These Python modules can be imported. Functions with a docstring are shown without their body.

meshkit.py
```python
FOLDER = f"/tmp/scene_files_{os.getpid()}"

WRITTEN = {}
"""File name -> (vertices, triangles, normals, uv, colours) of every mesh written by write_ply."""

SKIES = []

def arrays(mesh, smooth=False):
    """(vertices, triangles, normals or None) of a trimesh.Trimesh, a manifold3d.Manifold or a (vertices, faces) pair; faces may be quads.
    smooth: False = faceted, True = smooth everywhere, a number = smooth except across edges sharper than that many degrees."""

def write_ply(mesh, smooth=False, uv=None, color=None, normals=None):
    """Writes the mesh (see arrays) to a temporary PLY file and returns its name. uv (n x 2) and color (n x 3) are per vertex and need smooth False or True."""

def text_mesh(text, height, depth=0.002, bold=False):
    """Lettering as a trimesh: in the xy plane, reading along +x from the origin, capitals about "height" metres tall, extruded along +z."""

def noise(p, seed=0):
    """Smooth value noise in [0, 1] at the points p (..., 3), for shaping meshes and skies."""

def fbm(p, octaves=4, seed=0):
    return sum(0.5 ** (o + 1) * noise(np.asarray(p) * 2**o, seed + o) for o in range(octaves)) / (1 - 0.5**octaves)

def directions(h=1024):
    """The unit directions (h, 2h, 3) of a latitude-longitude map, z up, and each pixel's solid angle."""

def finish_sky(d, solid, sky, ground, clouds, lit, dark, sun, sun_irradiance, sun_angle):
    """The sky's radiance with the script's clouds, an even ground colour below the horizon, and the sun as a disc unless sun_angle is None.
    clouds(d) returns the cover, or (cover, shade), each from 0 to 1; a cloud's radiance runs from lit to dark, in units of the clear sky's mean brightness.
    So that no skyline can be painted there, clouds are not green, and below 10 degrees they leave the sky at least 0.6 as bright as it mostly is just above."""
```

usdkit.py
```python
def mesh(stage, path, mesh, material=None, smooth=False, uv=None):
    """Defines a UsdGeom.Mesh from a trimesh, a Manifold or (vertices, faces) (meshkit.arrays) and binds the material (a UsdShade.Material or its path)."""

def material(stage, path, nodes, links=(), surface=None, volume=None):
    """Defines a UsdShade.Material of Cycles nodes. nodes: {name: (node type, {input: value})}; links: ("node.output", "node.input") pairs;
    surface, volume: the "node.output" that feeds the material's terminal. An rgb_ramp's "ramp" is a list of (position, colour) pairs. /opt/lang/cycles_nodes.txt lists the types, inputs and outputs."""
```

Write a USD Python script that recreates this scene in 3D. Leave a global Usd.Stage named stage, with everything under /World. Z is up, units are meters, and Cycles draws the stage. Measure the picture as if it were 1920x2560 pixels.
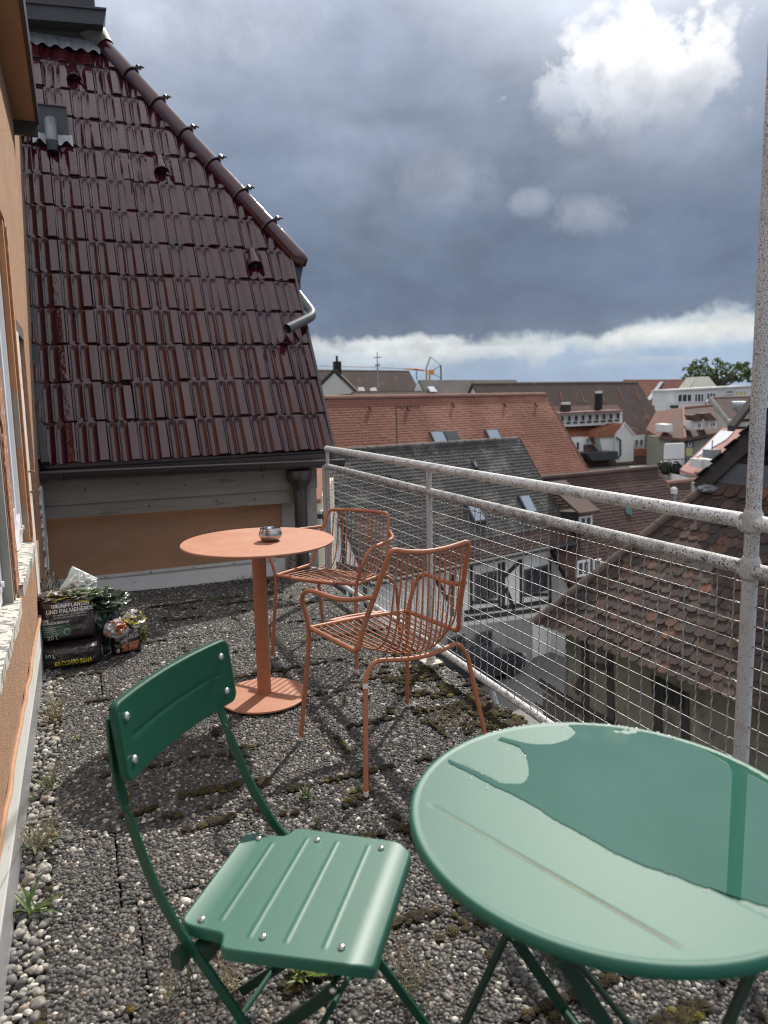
import math, random
import numpy as np, trimesh, usdkit, meshkit
from shapely.geometry import Polygon, Point, box as sbox
from pxr import Usd, UsdGeom, UsdLux, UsdShade, Gf, Sdf, Vt
stage = Usd.Stage.CreateInMemory()
UsdGeom.SetStageUpAxis(stage, 'Z'); UsdGeom.SetStageMetersPerUnit(stage, 1.0)
UsdGeom.Xform.Define(stage, '/World'); UsdGeom.Scope.Define(stage, '/World/Looks')
rng = np.random.default_rng(7)
V = lambda *a: np.array(a, float)
# ------------------------------------------------------------------ camera
F_PX, CX, CY, EYE = 1800., 960., 1245., 1.4
PITCH, YAW, ROLL = math.atan(245/1800.), math.atan(.4215), math.radians(1.1)
FW = V(math.sin(YAW), math.cos(YAW), 0); RT = V(math.cos(YAW), -math.sin(YAW), 0); UP = V(0, 0, 1)
CD = FW*math.cos(PITCH)-UP*math.sin(PITCH); CU = FW*math.sin(PITCH)+UP*math.cos(PITCH); CAM = V(0, 0, EYE)
CXX = RT*math.cos(ROLL)-CU*math.sin(ROLL); CYY = RT*math.sin(ROLL)+CU*math.cos(ROLL)
cam = UsdGeom.Camera.Define(stage, '/World/camera')
m4 = Gf.Matrix4d(*CXX, 0, *CYY, 0, *(-CD), 0, *CAM, 1)
cam.AddTransformOp().Set(m4)
cam.CreateHorizontalApertureAttr(24.0); cam.CreateFocalLengthAttr(22.5)
cam.CreateVerticalApertureOffsetAttr(-(1280-CY)/80.)
cam.CreateFStopAttr(3.2); cam.CreateFocusDistanceAttr(2.9)
cam.CreateClippingRangeAttr(Gf.Vec2f(.05, 20000))
cam.CreateExposureAttr(0.08)
def ray(x, y): return CD+CXX*(x-CX)/F_PX+CYY*(CY-y)/F_PX
def at(x, y, d): r = ray(x, y); return CAM+r*d/(r@FW)          # the point seen at (x, y) of the photo, d metres ahead
def onz(x, y, z=0.): r = ray(x, y); return CAM+r*(z-EYE)/r[2]
def onx(x, y, X): r = ray(x, y); return CAM+r*X/r[0]
def ony(x, y, Y): r = ray(x, y); return CAM+r*Y/r[1]
def onp(x, y, P, n): r = ray(x, y); return CAM+r*((P-CAM)@n)/(r@n)
def proj(P):
    v = np.asarray(P, float)-CAM; w = v@CD
    return np.stack([CX+F_PX*(v@CXX)/w, CY-F_PX*(v@CYY)/w, w], -1)
# ------------------------------------------------------------------ sky and sun
SUN_AZ, SUN_EL = math.radians(44), math.radians(44)
SUN = V(math.sin(SUN_AZ)*math.cos(SUN_EL), math.cos(SUN_AZ)*math.cos(SUN_EL), math.sin(SUN_EL))
SKY = .1
def sky_material():
    k = 1/SKY
    N, L = {}, []
    def n(name, kind, inp, *links):
        N[name] = (kind, inp)
        for a, b in links: L.append((a, name+'.'+b))
        return name
    n('tc', 'texture_coordinate', {})
    n('nd', 'vector_math', {'math_type': 'normalize'}, ('tc.generated', 'vector1'))
    n('sep', 'separate_xyz', {}, ('nd.vector', 'vector'))
    # slow warp so that nothing follows a straight line
    n('wn', 'noise_texture', {'scale': 3.2, 'detail': 5., 'roughness': .55}, ('nd.vector', 'vector'))
    n('wc', 'math', {'math_type': 'subtract', 'value2': .5}, ('wn.fac', 'value1'))
    n('el0', 'math', {'math_type': 'arcsine'}, ('sep.z', 'value1'))
    n('wk', 'math', {'math_type': 'multiply', 'value2': .30}, ('sep.z', 'value1'))
    n('wk2', 'math', {'math_type': 'add', 'value2': .035}, ('wk.value', 'value1'))
    n('wm', 'math', {'math_type': 'multiply'}, ('wc.value', 'value1'), ('wk2.value', 'value2'))
    n('wm2', 'math', {'math_type': 'multiply', 'value2': 2.2}, ('wm.value', 'value1'))
    n('wn2', 'noise_texture', {'scale': 16., 'detail': 6., 'roughness': .6}, ('nd.vector', 'vector'))
    n('wd2', 'math', {'math_type': 'multiply_add', 'value2': .075, 'value3': -.0375}, ('wn2.fac', 'value1'))
    n('el1', 'math', {'math_type': 'add'}, ('el0.value', 'value1'), ('wm2.value', 'value2'))
    n('el', 'math', {'math_type': 'add'}, ('el1.value', 'value1'), ('wd2.value', 'value2'))
    n('eln', 'math', {'math_type': 'multiply', 'value2': 1/1.2}, ('el.value', 'value1'))
    d = lambda deg: math.radians(deg)/1.2
    stops = [(0, (.33, .45, .62)), (d(1.5), (.29, .41, .60)), (d(2.8), (.31, .42, .58)), (d(3.7), (.50, .56, .62)), (d(4.4), (.56, .61, .64)), (d(4.8), (.34, .40, .47)), (d(5.3), (.165, .21, .295)), (d(8), (.135, .175, .258)),
             (d(11), (.155, .20, .285)), (d(16), (.205, .255, .345)), (d(21), (.30, .355, .46)), (d(26), (.41, .47, .595)), (d(31), (.52, .58, .70)), (d(42), (.70, .74, .82)), (d(55), (.84, .87, .93)), (1, (.95, .97, 1.03))]
    n('ramp', 'rgb_ramp', {'ramp': [(p, tuple(c*k for c in col)) for p, col in stops]}, ('eln.value', 'fac'))
    # broken light and dark inside the cloud deck
    n('mp', 'mapping', {'scale': (1., 1., 1.9)}, ('nd.vector', 'vector'))
    n('n1', 'noise_texture', {'scale': 4.6, 'detail': 8., 'roughness': .56, 'distortion': .25}, ('mp.vector', 'vector'))
    n('r1', 'map_range', {'from_min': .3, 'from_max': .7, 'to_min': .80, 'to_max': 1.24, 'clamp': True}, ('n1.fac', 'value'))
    # billows: folded noise gives rounded heads with darker seams
    n('bil', 'noise_texture', {'scale': 5.2, 'detail': 6., 'roughness': .48, 'distortion': .2}, ('mp.vector', 'vector'))
    n('fa', 'math', {'math_type': 'multiply_add', 'value2': 2., 'value3': -1.}, ('bil.fac', 'value1'))
    n('fb', 'math', {'math_type': 'absolute'}, ('fa.value', 'value1'))
    n('fc', 'map_range', {'from_min': 0., 'from_max': .42, 'to_min': .93, 'to_max': 1.10, 'clamp': True}, ('fb.value', 'value'))
    n('r1x', 'math', {'math_type': 'multiply'}, ('r1.result', 'value1'), ('fc.result', 'value2'))
    n('r1c', 'combine_color', {}, ('r1x.value', 'r'), ('r1x.value', 'g'), ('r1x.value', 'b'))
    n('deck', 'mix', {'mix_type': 'multiply', 'fac': 1.}, ('ramp.color', 'color1'), ('r1c.color', 'color2'))
    last = 'deck.color'
    # heaped white clouds standing in front of the deck: centre, half width, half height, brightness
    n('n2', 'noise_texture', {'scale': 17., 'detail': 9., 'roughness': .6, 'distortion': .15}, ('nd.vector', 'vector'))
    n('n3', 'noise_texture', {'scale': 9., 'detail': 6., 'roughness': .6}, ('nd.vector', 'vector'))
    heaps = [(1600, 205, 290, 170, (.95, .96, .98), 1.), (1420, 250, 120, 90, (.62, .66, .75), .8), (1120, 470, 140, 95, (.35, .39, .47), .62), (1325, 515, 62, 46, (.42, .46, .54), .6), (1470, 550, 115, 66, (.37, .41, .49), .6),
             (1700, 340, 420, 190, (.42, .47, .58), .5), (420, 60, 520, 210, (.62, .67, .77), .75), (1250, 880, 300, 26, (.62, .66, .69), .8), (1690, 842, 260, 40, (.80, .82, .80), .9), (1000, 872, 240, 44, (.74, .77, .78), .9), (880, 905, 180, 30, (.50, .57, .66), .6), (1560, 905, 200, 18, (.50, .57, .66), .5)]
    for i, (x, y, w, h, col, op) in enumerate(heaps):
        c = ray(x, y); c /= np.linalg.norm(c)
        ax = np.cross(UP, c)*-1; ax /= np.linalg.norm(ax); up = np.cross(ax, c); up = up if up[2] > 0 else -up
        w_, h_ = w/F_PX*(c@CD), h/F_PX*(c@CD)
        n(f'da{i}', 'vector_math', {'math_type': 'dot_product', 'vector2': tuple(ax/w_)}, ('nd.vector', 'vector1'))
        n(f'db{i}', 'vector_math', {'math_type': 'dot_product', 'vector2': tuple(up/h_)}, ('nd.vector', 'vector1'))
        n(f'dB{i}', 'math', {'math_type': 'subtract', 'value2': float(c@up/h_)}, (f'db{i}.value', 'value1'))
        n(f'dc{i}', 'vector_math', {'math_type': 'dot_product', 'vector2': tuple(c)}, ('nd.vector', 'vector1'))
        n(f'v{i}', 'combine_xyz', {}, (f'da{i}.value', 'x'), (f'dB{i}.value', 'y'))
        n(f'ln{i}', 'vector_math', {'math_type': 'length'}, (f'v{i}.vector', 'vector1'))
        n(f'bk{i}', 'math', {'math_type': 'less_than', 'value2': 0.}, (f'dc{i}.value', 'value1'))
        n(f'l2{i}', 'math', {'math_type': 'multiply_add', 'value2': 50.}, (f'bk{i}.value', 'value1'), (f'ln{i}.value', 'value3'))
        n(f'ns{i}', 'math', {'math_type': 'multiply_add', 'value2': 2.1}, (f'{"n3" if i in (5, 6) else "n2"}.fac', 'value1'), (f'l2{i}.value', 'value3'))
        sharp = .26 if i == 0 else .34
        n(f'mk{i}', 'map_range', {'from_min': (1.85 if i != 5 and i != 6 else 1.7)+(sharp/2 if i != 5 and i != 6 else .5), 'from_max': (1.85 if i != 5 and i != 6 else 1.7)-(sharp/2 if i != 5 and i != 6 else .5), 'to_min': 0., 'to_max': op, 'clamp': True, 'range_type': 'linear'}, (f'ns{i}.value', 'value'))
        # tops bright, undersides sinking into the deck
        n(f'sh{i}', 'map_range', {'from_min': -.75, 'from_max': .35, 'to_min': .12, 'to_max': 1., 'clamp': True}, (f'dB{i}.value', 'value'))
        n(f'mm{i}', 'math', {'math_type': 'multiply'}, (f'mk{i}.result', 'value1'), (f'sh{i}.result', 'value2'))
        n(f'nb{i}', 'map_range', {'from_min': .3, 'from_max': .7, 'to_min': .72*k, 'to_max': 1.22*k, 'clamp': True}, ('n2.fac', 'value'))
        n(f'nc{i}', 'combine_color', {}, (f'nb{i}.result', 'r'), (f'nb{i}.result', 'g'), (f'nb{i}.result', 'b'))
        n(f'cc{i}', 'mix', {'mix_type': 'multiply', 'fac': 1., 'color1': col}, (f'nc{i}.color', 'color2'))
        n(f'mx{i}', 'mix', {'mix_type': 'mix'}, (f'mm{i}.value', 'fac'), (last, 'color1'), (f'cc{i}.color', 'color2'))
        last = f'mx{i}.color'
    # brightness round the veiled sun
    n('sd', 'vector_math', {'math_type': 'dot_product', 'vector2': tuple(SUN)}, ('nd.vector', 'vector1'))
    n('sg', 'map_range', {'from_min': .90, 'from_max': 1., 'to_min': 0., 'to_max': 1., 'clamp': True, 'range_type': 'smoothstep'}, ('sd.value', 'value'))
    n('sgc', 'combine_color', {}, ('sg.result', 'r'), ('sg.result', 'g'), ('sg.result', 'b'))
    n('sgm', 'mix', {'mix_type': 'multiply', 'fac': 1., 'color2': (.7*k, .68*k, .64*k)}, ('sgc.color', 'color1'))
    n('sga', 'mix', {'mix_type': 'add', 'fac': 1.}, (last, 'color1'), ('sgm.color', 'color2'))
    # the clear sky shows where the deck is thin, low down
    n('st', 'sky_texture', {'sky_type': 'single_scattering', 'sun_disc': False, 'sun_elevation': SUN_EL, 'sun_rotation': SUN_AZ})
    n('cf', 'map_range', {'from_min': .045, 'from_max': .09, 'to_min': .92, 'to_max': .98, 'clamp': True}, ('el.value', 'value'))
    n('fin', 'mix', {'mix_type': 'mix'}, ('cf.result', 'fac'), ('st.color', 'color1'), ('sga.color', 'color2'))
    n('bg', 'background_shader', {'strength': SKY}, ('fin.color', 'color'))
    return usdkit.material(stage, '/World/Looks/sky', N, L, surface='bg.background')
dome = UsdLux.DomeLight.Define(stage, '/World/sky')
UsdShade.MaterialBindingAPI.Apply(dome.GetPrim()).Bind(sky_material())
dome.GetPrim().SetCustomDataByKey('kind', 'structure')
sun = UsdLux.DistantLight.Define(stage, '/World/sun')
sun.CreateNormalizeAttr(True); sun.CreateIntensityAttr(1.2); sun.CreateAngleAttr(.9); sun.CreateColorAttr(Gf.Vec3f(1., .94, .85))
sx = np.cross(UP, SUN); sx /= np.linalg.norm(sx); sy = np.cross(SUN, sx)
sun.AddTransformOp().Set(Gf.Matrix4d(*sx, 0, *sy, 0, *SUN, 0, 0, 0, 0, 1))
# ------------------------------------------------------------------ helpers
USED = {}
def numbered(parent, name):
    c = USED.setdefault((parent, name), 0); USED[(parent, name)] += 1
    return f'{parent}/{name}' + (f'_{c:03d}' if c else '')
def path_of(p): return '/World' if p is None else str(p.GetPath())
def tag(o, label=None, cat=None, group=None, kind=None):
    p = o.GetPrim() if hasattr(o, 'GetPrim') else o
    for k, v in (('label', label), ('category', cat), ('group', group), ('kind', kind)):
        if v: p.SetCustomDataByKey(k, v)
    return p
def thing(name, label=None, cat=None, loc=(0, 0, 0), group=None, kind=None, parent=None):
    x = UsdGeom.Xform.Define(stage, numbered(path_of(parent), name))
    if any(loc): x.AddTranslateOp().Set(Gf.Vec3d(*map(float, loc)))
    return tag(x, label, cat, group, kind)
def obj(name, mesh, mat, parent=None, smooth=30, label=None, cat=None, group=None, kind=None):
    if isinstance(mesh, MB): mesh = mesh.get()
    return tag(usdkit.mesh(stage, numbered(path_of(parent), name), mesh, mat, smooth), label, cat, group, kind)
def tube(pts, r, n=8, closed=False, cap=True):
    P = np.asarray(pts, float); m = len(P); r = np.broadcast_to(np.asarray(r, float), (m,))
    T = np.gradient(P, axis=0)
    if closed: T = np.roll(P, -1, 0)-np.roll(P, 1, 0)
    T /= np.maximum(np.linalg.norm(T, axis=1, keepdims=True), 1e-12)
    a = np.eye(3)[np.argmin(np.abs(T[0]))]; U = np.zeros_like(P); u = np.cross(T[0], a); u /= np.linalg.norm(u)
    for i in range(m):
        u = u-T[i]*(u@T[i]); u /= max(np.linalg.norm(u), 1e-12); U[i] = u
    W = np.cross(T, U); an = np.arange(n)*2*np.pi/n
    v = (P[:, None]+r[:, None, None]*(np.cos(an)[None, :, None]*U[:, None]+np.sin(an)[None, :, None]*W[:, None])).reshape(-1, 3)
    i, j = np.meshgrid(np.arange(m if closed else m-1), np.arange(n), indexing='ij'); i2 = (i+1) % m; j2 = (j+1) % n
    f = np.stack([i*n+j, i*n+j2, i2*n+j2, i2*n+j], -1).reshape(-1, 4); f = np.vstack([f[:, [0, 1, 2]], f[:, [0, 2, 3]]])
    if cap and not closed:
        k = len(v); v = np.vstack([v, P[:1], P[-1:]]); q = np.arange(n)
        f = np.vstack([f, np.stack([np.full(n, k), (q+1) % n, q], 1), np.stack([np.full(n, k+1), (m-1)*n+q, (m-1)*n+(q+1) % n], 1)])
    return v, f
def curve(ctrl, n=12):
    """Catmull-Rom through the control points."""
    P = np.asarray(ctrl, float); Q = np.vstack([2*P[0]-P[1], P, 2*P[-1]-P[-2]]); out = []
    for i in range(len(P)-1):
        p0, p1, p2, p3 = Q[i:i+4]; t = np.linspace(0, 1, n, endpoint=False)[:, None]
        out.append(.5*((2*p1)+(-p0+p2)*t+(2*p0-5*p1+4*p2-p3)*t**2+(-p0+3*p1-3*p2+p3)*t**3))
    return np.vstack(out+[P[-1:]])
def rounded(ctrl, rad, n=6):
    """A polyline whose corners are rounded with the given radius."""
    P = np.asarray(ctrl, float); out = [P[0]]
    rad = np.broadcast_to(rad, (len(P),))
    for i in range(1, len(P)-1):
        a, b = P[i-1]-P[i], P[i+1]-P[i]; la, lb = np.linalg.norm(a), np.linalg.norm(b)
        q = min(rad[i], la*.49, lb*.49); A, B = P[i]+a/la*q, P[i]+b/lb*q
        for t in np.linspace(0, 1, n): out.append((1-t)**2*A+2*t*(1-t)*P[i]+t*t*B)
    return np.array(out+[P[-1]])
class MB:
    def __init__(s): s.v, s.f, s.n = [], [], 0
    def add(s, v, f=None):
        if f is None: v, f, _ = meshkit.arrays(v)
        v, f = np.asarray(v, float), np.asarray(f, int)
        if f.shape[1] == 4: f = np.vstack([f[:, [0, 1, 2]], f[:, [0, 2, 3]]])
        s.v.append(v); s.f.append(f+s.n); s.n += len(v); return s
    def box(s, c, size, R=None):
        b = trimesh.creation.box(size); v = np.array(b.vertices)
        if R is not None: v = v@np.asarray(R).T
        return s.add(v+np.asarray(c), b.faces)
    def bb(s, lo, hi): lo, hi = np.asarray(lo, float), np.asarray(hi, float); return s.box((lo+hi)/2, hi-lo)
    def tube(s, pts, r, n=8, **k): return s.add(*tube(pts, r, n, **k))
    def quad(s, *p): return s.add(np.array(p, float), np.array([[0, 1, 2, 3]]))
    def poly(s, pts, off):
        """A flat polygon given thickness by the vector off."""
        P = np.asarray(pts, float); off = np.asarray(off, float); n = len(P)
        nrm = np.zeros(3)
        for i in range(n): nrm += np.cross(P[i]-P[0], P[(i+1) % n]-P[0])
        a = P[1]-P[0]; a /= np.linalg.norm(a); nrm /= np.linalg.norm(nrm); b = np.cross(nrm, a)
        q = np.stack([(P-P[0])@a, (P-P[0])@b], 1)
        vv, ff = trimesh.creation.triangulate_polygon(Polygon(q), engine='earcut')
        top = P[0]+vv[:, :1]*a+vv[:, 1:]*b
        s.add(top, ff); s.add(top+off, ff[:, ::-1])
        for i in range(n): j = (i+1) % n; s.quad(P[i], P[i]+off, P[j]+off, P[j])
        return s
    def get(s):
        if not s.v: return np.zeros((0, 3)), np.zeros((0, 3), int)
        m = trimesh.Trimesh(np.vstack(s.v), np.vstack(s.f), process=False); return m
def fixn(m):
    m = m.get() if isinstance(m, MB) else m
    m = trimesh.Trimesh(m.vertices, m.faces, process=True); trimesh.repair.fix_normals(m); return m
def frame_R(x, y, z): return np.stack([x, y, z], 1)
def rbox(size, r, k=2):
    """A box with rounded edges."""
    s = np.maximum(np.asarray(size, float)/2-r, 1e-5)
    b = trimesh.creation.icosphere(k); v = np.array(b.vertices)
    return trimesh.Trimesh(np.sign(v)*s+v*r, b.faces, process=False).convex_hull
def lathe(prof, n=48, c=(0, 0, 0)):
    m = trimesh.creation.revolve(np.asarray(prof, float), sections=n); m.apply_translation(c); return m
# ------------------------------------------------------------------ materials
MATS = {}
def mat(name, col, rough=.6, var=.15, scale=6., bump=0., bscale=40., col2=None, mixs=3., mixt=(.45, .6), metal=0., coat=0., crough=.05, spec=.5, stretch=None, extra=None, rand=0., coords='position', speck=None, detail=5.):
    """Principled material whose colour wanders with position; col2 comes through in patches, speck = (colour, scale, threshold)."""
    if name in MATS: return MATS[name]
    N, L = {}, []
    if coords == 'object': N['g'] = ('texture_coordinate', {}); src = 'g.object'
    else: N['g'] = ('geometry', {}); src = 'g.position'
    if stretch is not None: N['mp'] = ('mapping', {'scale': stretch}); L.append((src, 'mp.vector')); src = 'mp.vector'
    N['n'] = ('noise_texture', {'scale': scale, 'detail': detail, 'roughness': .6}); L.append((src, 'n.vector'))
    c = np.array(col, float)
    N['r'] = ('rgb_ramp', {'ramp': [(.25, tuple(c*(1-var))), (.75, tuple(np.minimum(c*(1+var), 1)))]}); L.append(('n.fac', 'r.fac'))
    last = 'r.color'
    if col2 is not None:
        N['n2'] = ('noise_texture', {'scale': mixs, 'detail': 6., 'roughness': .65}); L.append((src, 'n2.vector'))
        N['m2'] = ('map_range', {'from_min': mixt[0], 'from_max': mixt[1], 'to_min': 0., 'to_max': 1., 'clamp': True}); L.append(('n2.fac', 'm2.value'))
        N['x2'] = ('mix', {'mix_type': 'mix', 'color2': tuple(col2)}); L += [('m2.result', 'x2.fac'), (last, 'x2.color1')]; last = 'x2.color'
    if speck is not None:
        sc, ss, (t0, t1) = speck
        N['n4'] = ('noise_texture', {'scale': ss, 'detail': 3., 'roughness': .6}); L.append((src, 'n4.vector'))
        N['m4'] = ('map_range', {'from_min': t0, 'from_max': t1, 'to_min': 0., 'to_max': 1., 'clamp': True}); L.append(('n4.fac', 'm4.value'))
        N['x4'] = ('mix', {'mix_type': 'mix', 'color2': tuple(sc)}); L += [('m4.result', 'x4.fac'), (last, 'x4.color1')]; last = 'x4.color'
    if rand:
        N['oi'] = ('object_info', {}); N['ra'] = ('map_range', {'to_min': 1-rand, 'to_max': 1+rand}); L.append(('oi.random', 'ra.value'))
        N['rc'] = ('combine_color', {}); L += [('ra.result', 'rc.r'), ('ra.result', 'rc.g'), ('ra.result', 'rc.b')]
        N['xr'] = ('mix', {'mix_type': 'multiply', 'fac': 1.}); L += [(last, 'xr.color1'), ('rc.color', 'xr.color2')]; last = 'xr.color'
    N['p'] = ('principled_bsdf', dict(roughness=rough, metallic=metal, coat_weight=coat, coat_roughness=crough, specular_ior_level=spec, **(extra or {})))
    L.append((last, 'p.base_color'))
    if bump:
        N['bn'] = ('noise_texture', {'scale': bscale, 'detail': 5., 'roughness': .6}); L.append((src, 'bn.vector'))
        N['b'] = ('bump', {'strength': 1., 'distance': bump}); L += [('bn.fac', 'b.height'), ('b.normal', 'p.normal')]
    MATS[name] = usdkit.material(stage, '/World/Looks/'+name, N, L, surface='p.BSDF'); return MATS[name]
# ================================================================== TERRACE
M_slab = mat('washed_concrete', (.036, .033, .029), .9, .35, 9, bump=.003, bscale=150, speck=((.11, .10, .085), 60, (.56, .66)))
M_bed = mat('roof_bed', (.03, .028, .025), .95)
terrace = thing('terrace_floor', kind='structure')
obj('screed', MB().bb((-.30, -1.2, -.20), (1.74, 5.72, -.05)), M_bed, terrace)
GX0 = -.172; SW = .425; ROWY = .39
slab_rects = []
for r in range(-6, 10):
    y0 = 2.02+ROWY*r; y1 = y0+ROWY
    if y1 > 5.66: y1 = 5.66
    off = .02 if r % 2 == 0 else -.172+SW*.55
    if r == 2: off = .027
    xs = [GX0]; x = off
    while x < 1.70:
        if x-xs[-1] > .1: xs.append(x)
        x += SW
    xs.append(1.715+rng.uniform(-.008, .008))
    for a, b in zip(xs, xs[1:]):
        g = .0022; slab_rects.append((a+g, y0+g, b-g, y1-g, rng.uniform(-.0015, .0015)))
for (x0, y0, x1, y1, dz) in slab_rects:
    m = rbox((x1-x0, y1-y0, .045), .006, 1); m.apply_translation(((x0+x1)/2, (y0+y1)/2, -.030+dz))
    obj('slab', m, M_slab, terrace, smooth=False)
# edge trim of sheet metal under the railing
obj('edge_trim', MB().bb((1.718, -1.2, -.20), (1.742, 5.6, -.035)), mat('edge_metal', (.30, .30, .29), .5, .3, 12, metal=.3, speck=((.1, .09, .08), 20, (.5, .7))), terrace)
# pebbles
def pebble(seed, k=2):
    b = trimesh.creation.icosphere(k); v = np.array(b.vertices); rr = np.random.default_rng(seed)
    d = rr.normal(size=3)*.0+v
    v = v*(1+.34*(meshkit.noise(v*1.3+seed*7.1, seed)-.5)[:, None]+.16*(meshkit.noise(v*2.6+seed*3.3, seed+5)-.5)[:, None])
    v *= [1.0, rr.uniform(.66, .86), rr.uniform(.5, .68)]
    return trimesh.Trimesh(v, b.faces, process=False)
PEB = [((.040, .039, .040), 24), ((.062, .060, .058), 24), ((.092, .087, .080), 16), ((.055, .047, .040), 12), ((.135, .127, .113), 10), ((.21, .195, .168), 7), ((.36, .34, .30), 4.2), ((.55, .53, .48), 1.6), ((.20, .145, .105), 1.6), ((.105, .075, .062), 3)]
GRV = [((.115, .11, .104), 15), ((.18, .168, .15), 18), ((.25, .232, .20), 16), ((.33, .30, .26), 12), ((.07, .068, .068), 11), ((.42, .395, .34), 8), ((.24, .185, .14), 5), ((.54, .51, .46), 2.5)]
def instancer(name, protos, P, S, A, TILT, idx, parent=None, label=None, cat=None):
    pi = UsdGeom.PointInstancer.Define(stage, numbered(path_of(parent), name))
    root = str(pi.GetPath()); rel = pi.CreatePrototypesRel()
    for i, (m, mt) in enumerate(protos):
        g = usdkit.mesh(stage, f'{root}/pieces/piece_{i:03d}', m, mt, smooth=True); rel.AddTarget(g.GetPath())
    # quaternion: yaw A, then a small tilt
    half = A/2; q = np.stack([np.cos(half), np.zeros_like(half), np.zeros_like(half), np.sin(half)], 1)
    t = np.stack([np.ones(len(A)), TILT[:, 0]/2, TILT[:, 1]/2, np.zeros(len(A))], 1); t /= np.linalg.norm(t, axis=1, keepdims=True)
    w1, x1, y1, z1 = t.T; w2, x2, y2, z2 = q.T
    Q = np.stack([w1*w2-x1*x2-y1*y2-z1*z2, w1*x2+x1*w2+y1*z2-z1*y2, w1*y2-x1*z2+y1*w2+z1*x2, w1*z2+x1*y2-y1*x2+z1*w2], 1)
    pi.CreatePositionsAttr(Vt.Vec3fArray.FromNumpy(P.astype(np.float32)))
    pi.CreateScalesAttr(Vt.Vec3fArray.FromNumpy(S.astype(np.float32)))
    pi.CreateOrientationsAttr(Vt.QuathArray([Gf.Quath(*map(float, x)) for x in Q]))
    pi.CreateProtoIndicesAttr(Vt.IntArray.FromNumpy(idx.astype(np.int32)))
    return tag(pi, label, cat, kind='stuff')
def in_view(P, mx=420, my=420):
    q = proj(P); return (q[:, 2] > .3) & (q[:, 0] > -mx) & (q[:, 0] < 1920+mx) & (q[:, 1] > -my) & (q[:, 1] < 2560+my)
def stones(cols, nshape, tagname, sd, rough=.62):
    pr, w = [], []
    for ci, (c, wt) in enumerate(cols):
        mt = mat(f'{tagname}_{ci}', c, rough, .35, 90, speck=(tuple(np.minimum(np.array(c)*1.9+.02, .8)), 170, (.58, .66)), coords='position', detail=3.)
        for s in range(nshape): pr.append((pebble(sd+ci*11+s), mt)); w.append(wt/nshape)
    return pr, np.array(w)/sum(w)
def grid(x0, x1, y0, y1, sp, jit):
    ny = int((y1-y0)/(sp*.866)); nx = int((x1-x0)/sp)
    j, i = np.meshgrid(np.arange(ny), np.arange(nx), indexing='ij')
    p = np.stack([x0+(i+.5*(j % 2)+.5)*sp, y0+(j+.5)*sp*.866], -1).reshape(-1, 2)
    return p+rng.uniform(-jit, jit, p.shape)*sp
pr, w = stones(PEB, 2, 'pebble', 100)
pts, zz = [], []
SP = .0120
for (x0, y0, x1, y1, dz) in slab_rects:
    p = grid(x0, x1, y0, y1, SP, .38)
    pts.append(p); zz.append(np.full(len(p), dz))
p2 = np.vstack(pts); zz = np.concatenate(zz); P = np.column_stack([p2, zz-.0075])
ok = in_view(P, 300, 350); P = P[ok]; n = len(P)
drop = rng.random(n) < .06; P = P[~drop]; n = len(P)
size = SP*.61*np.exp(rng.normal(0, .27, n)); P[:, 2] += -size*.12+rng.uniform(-.0015, .0012, n)
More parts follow.
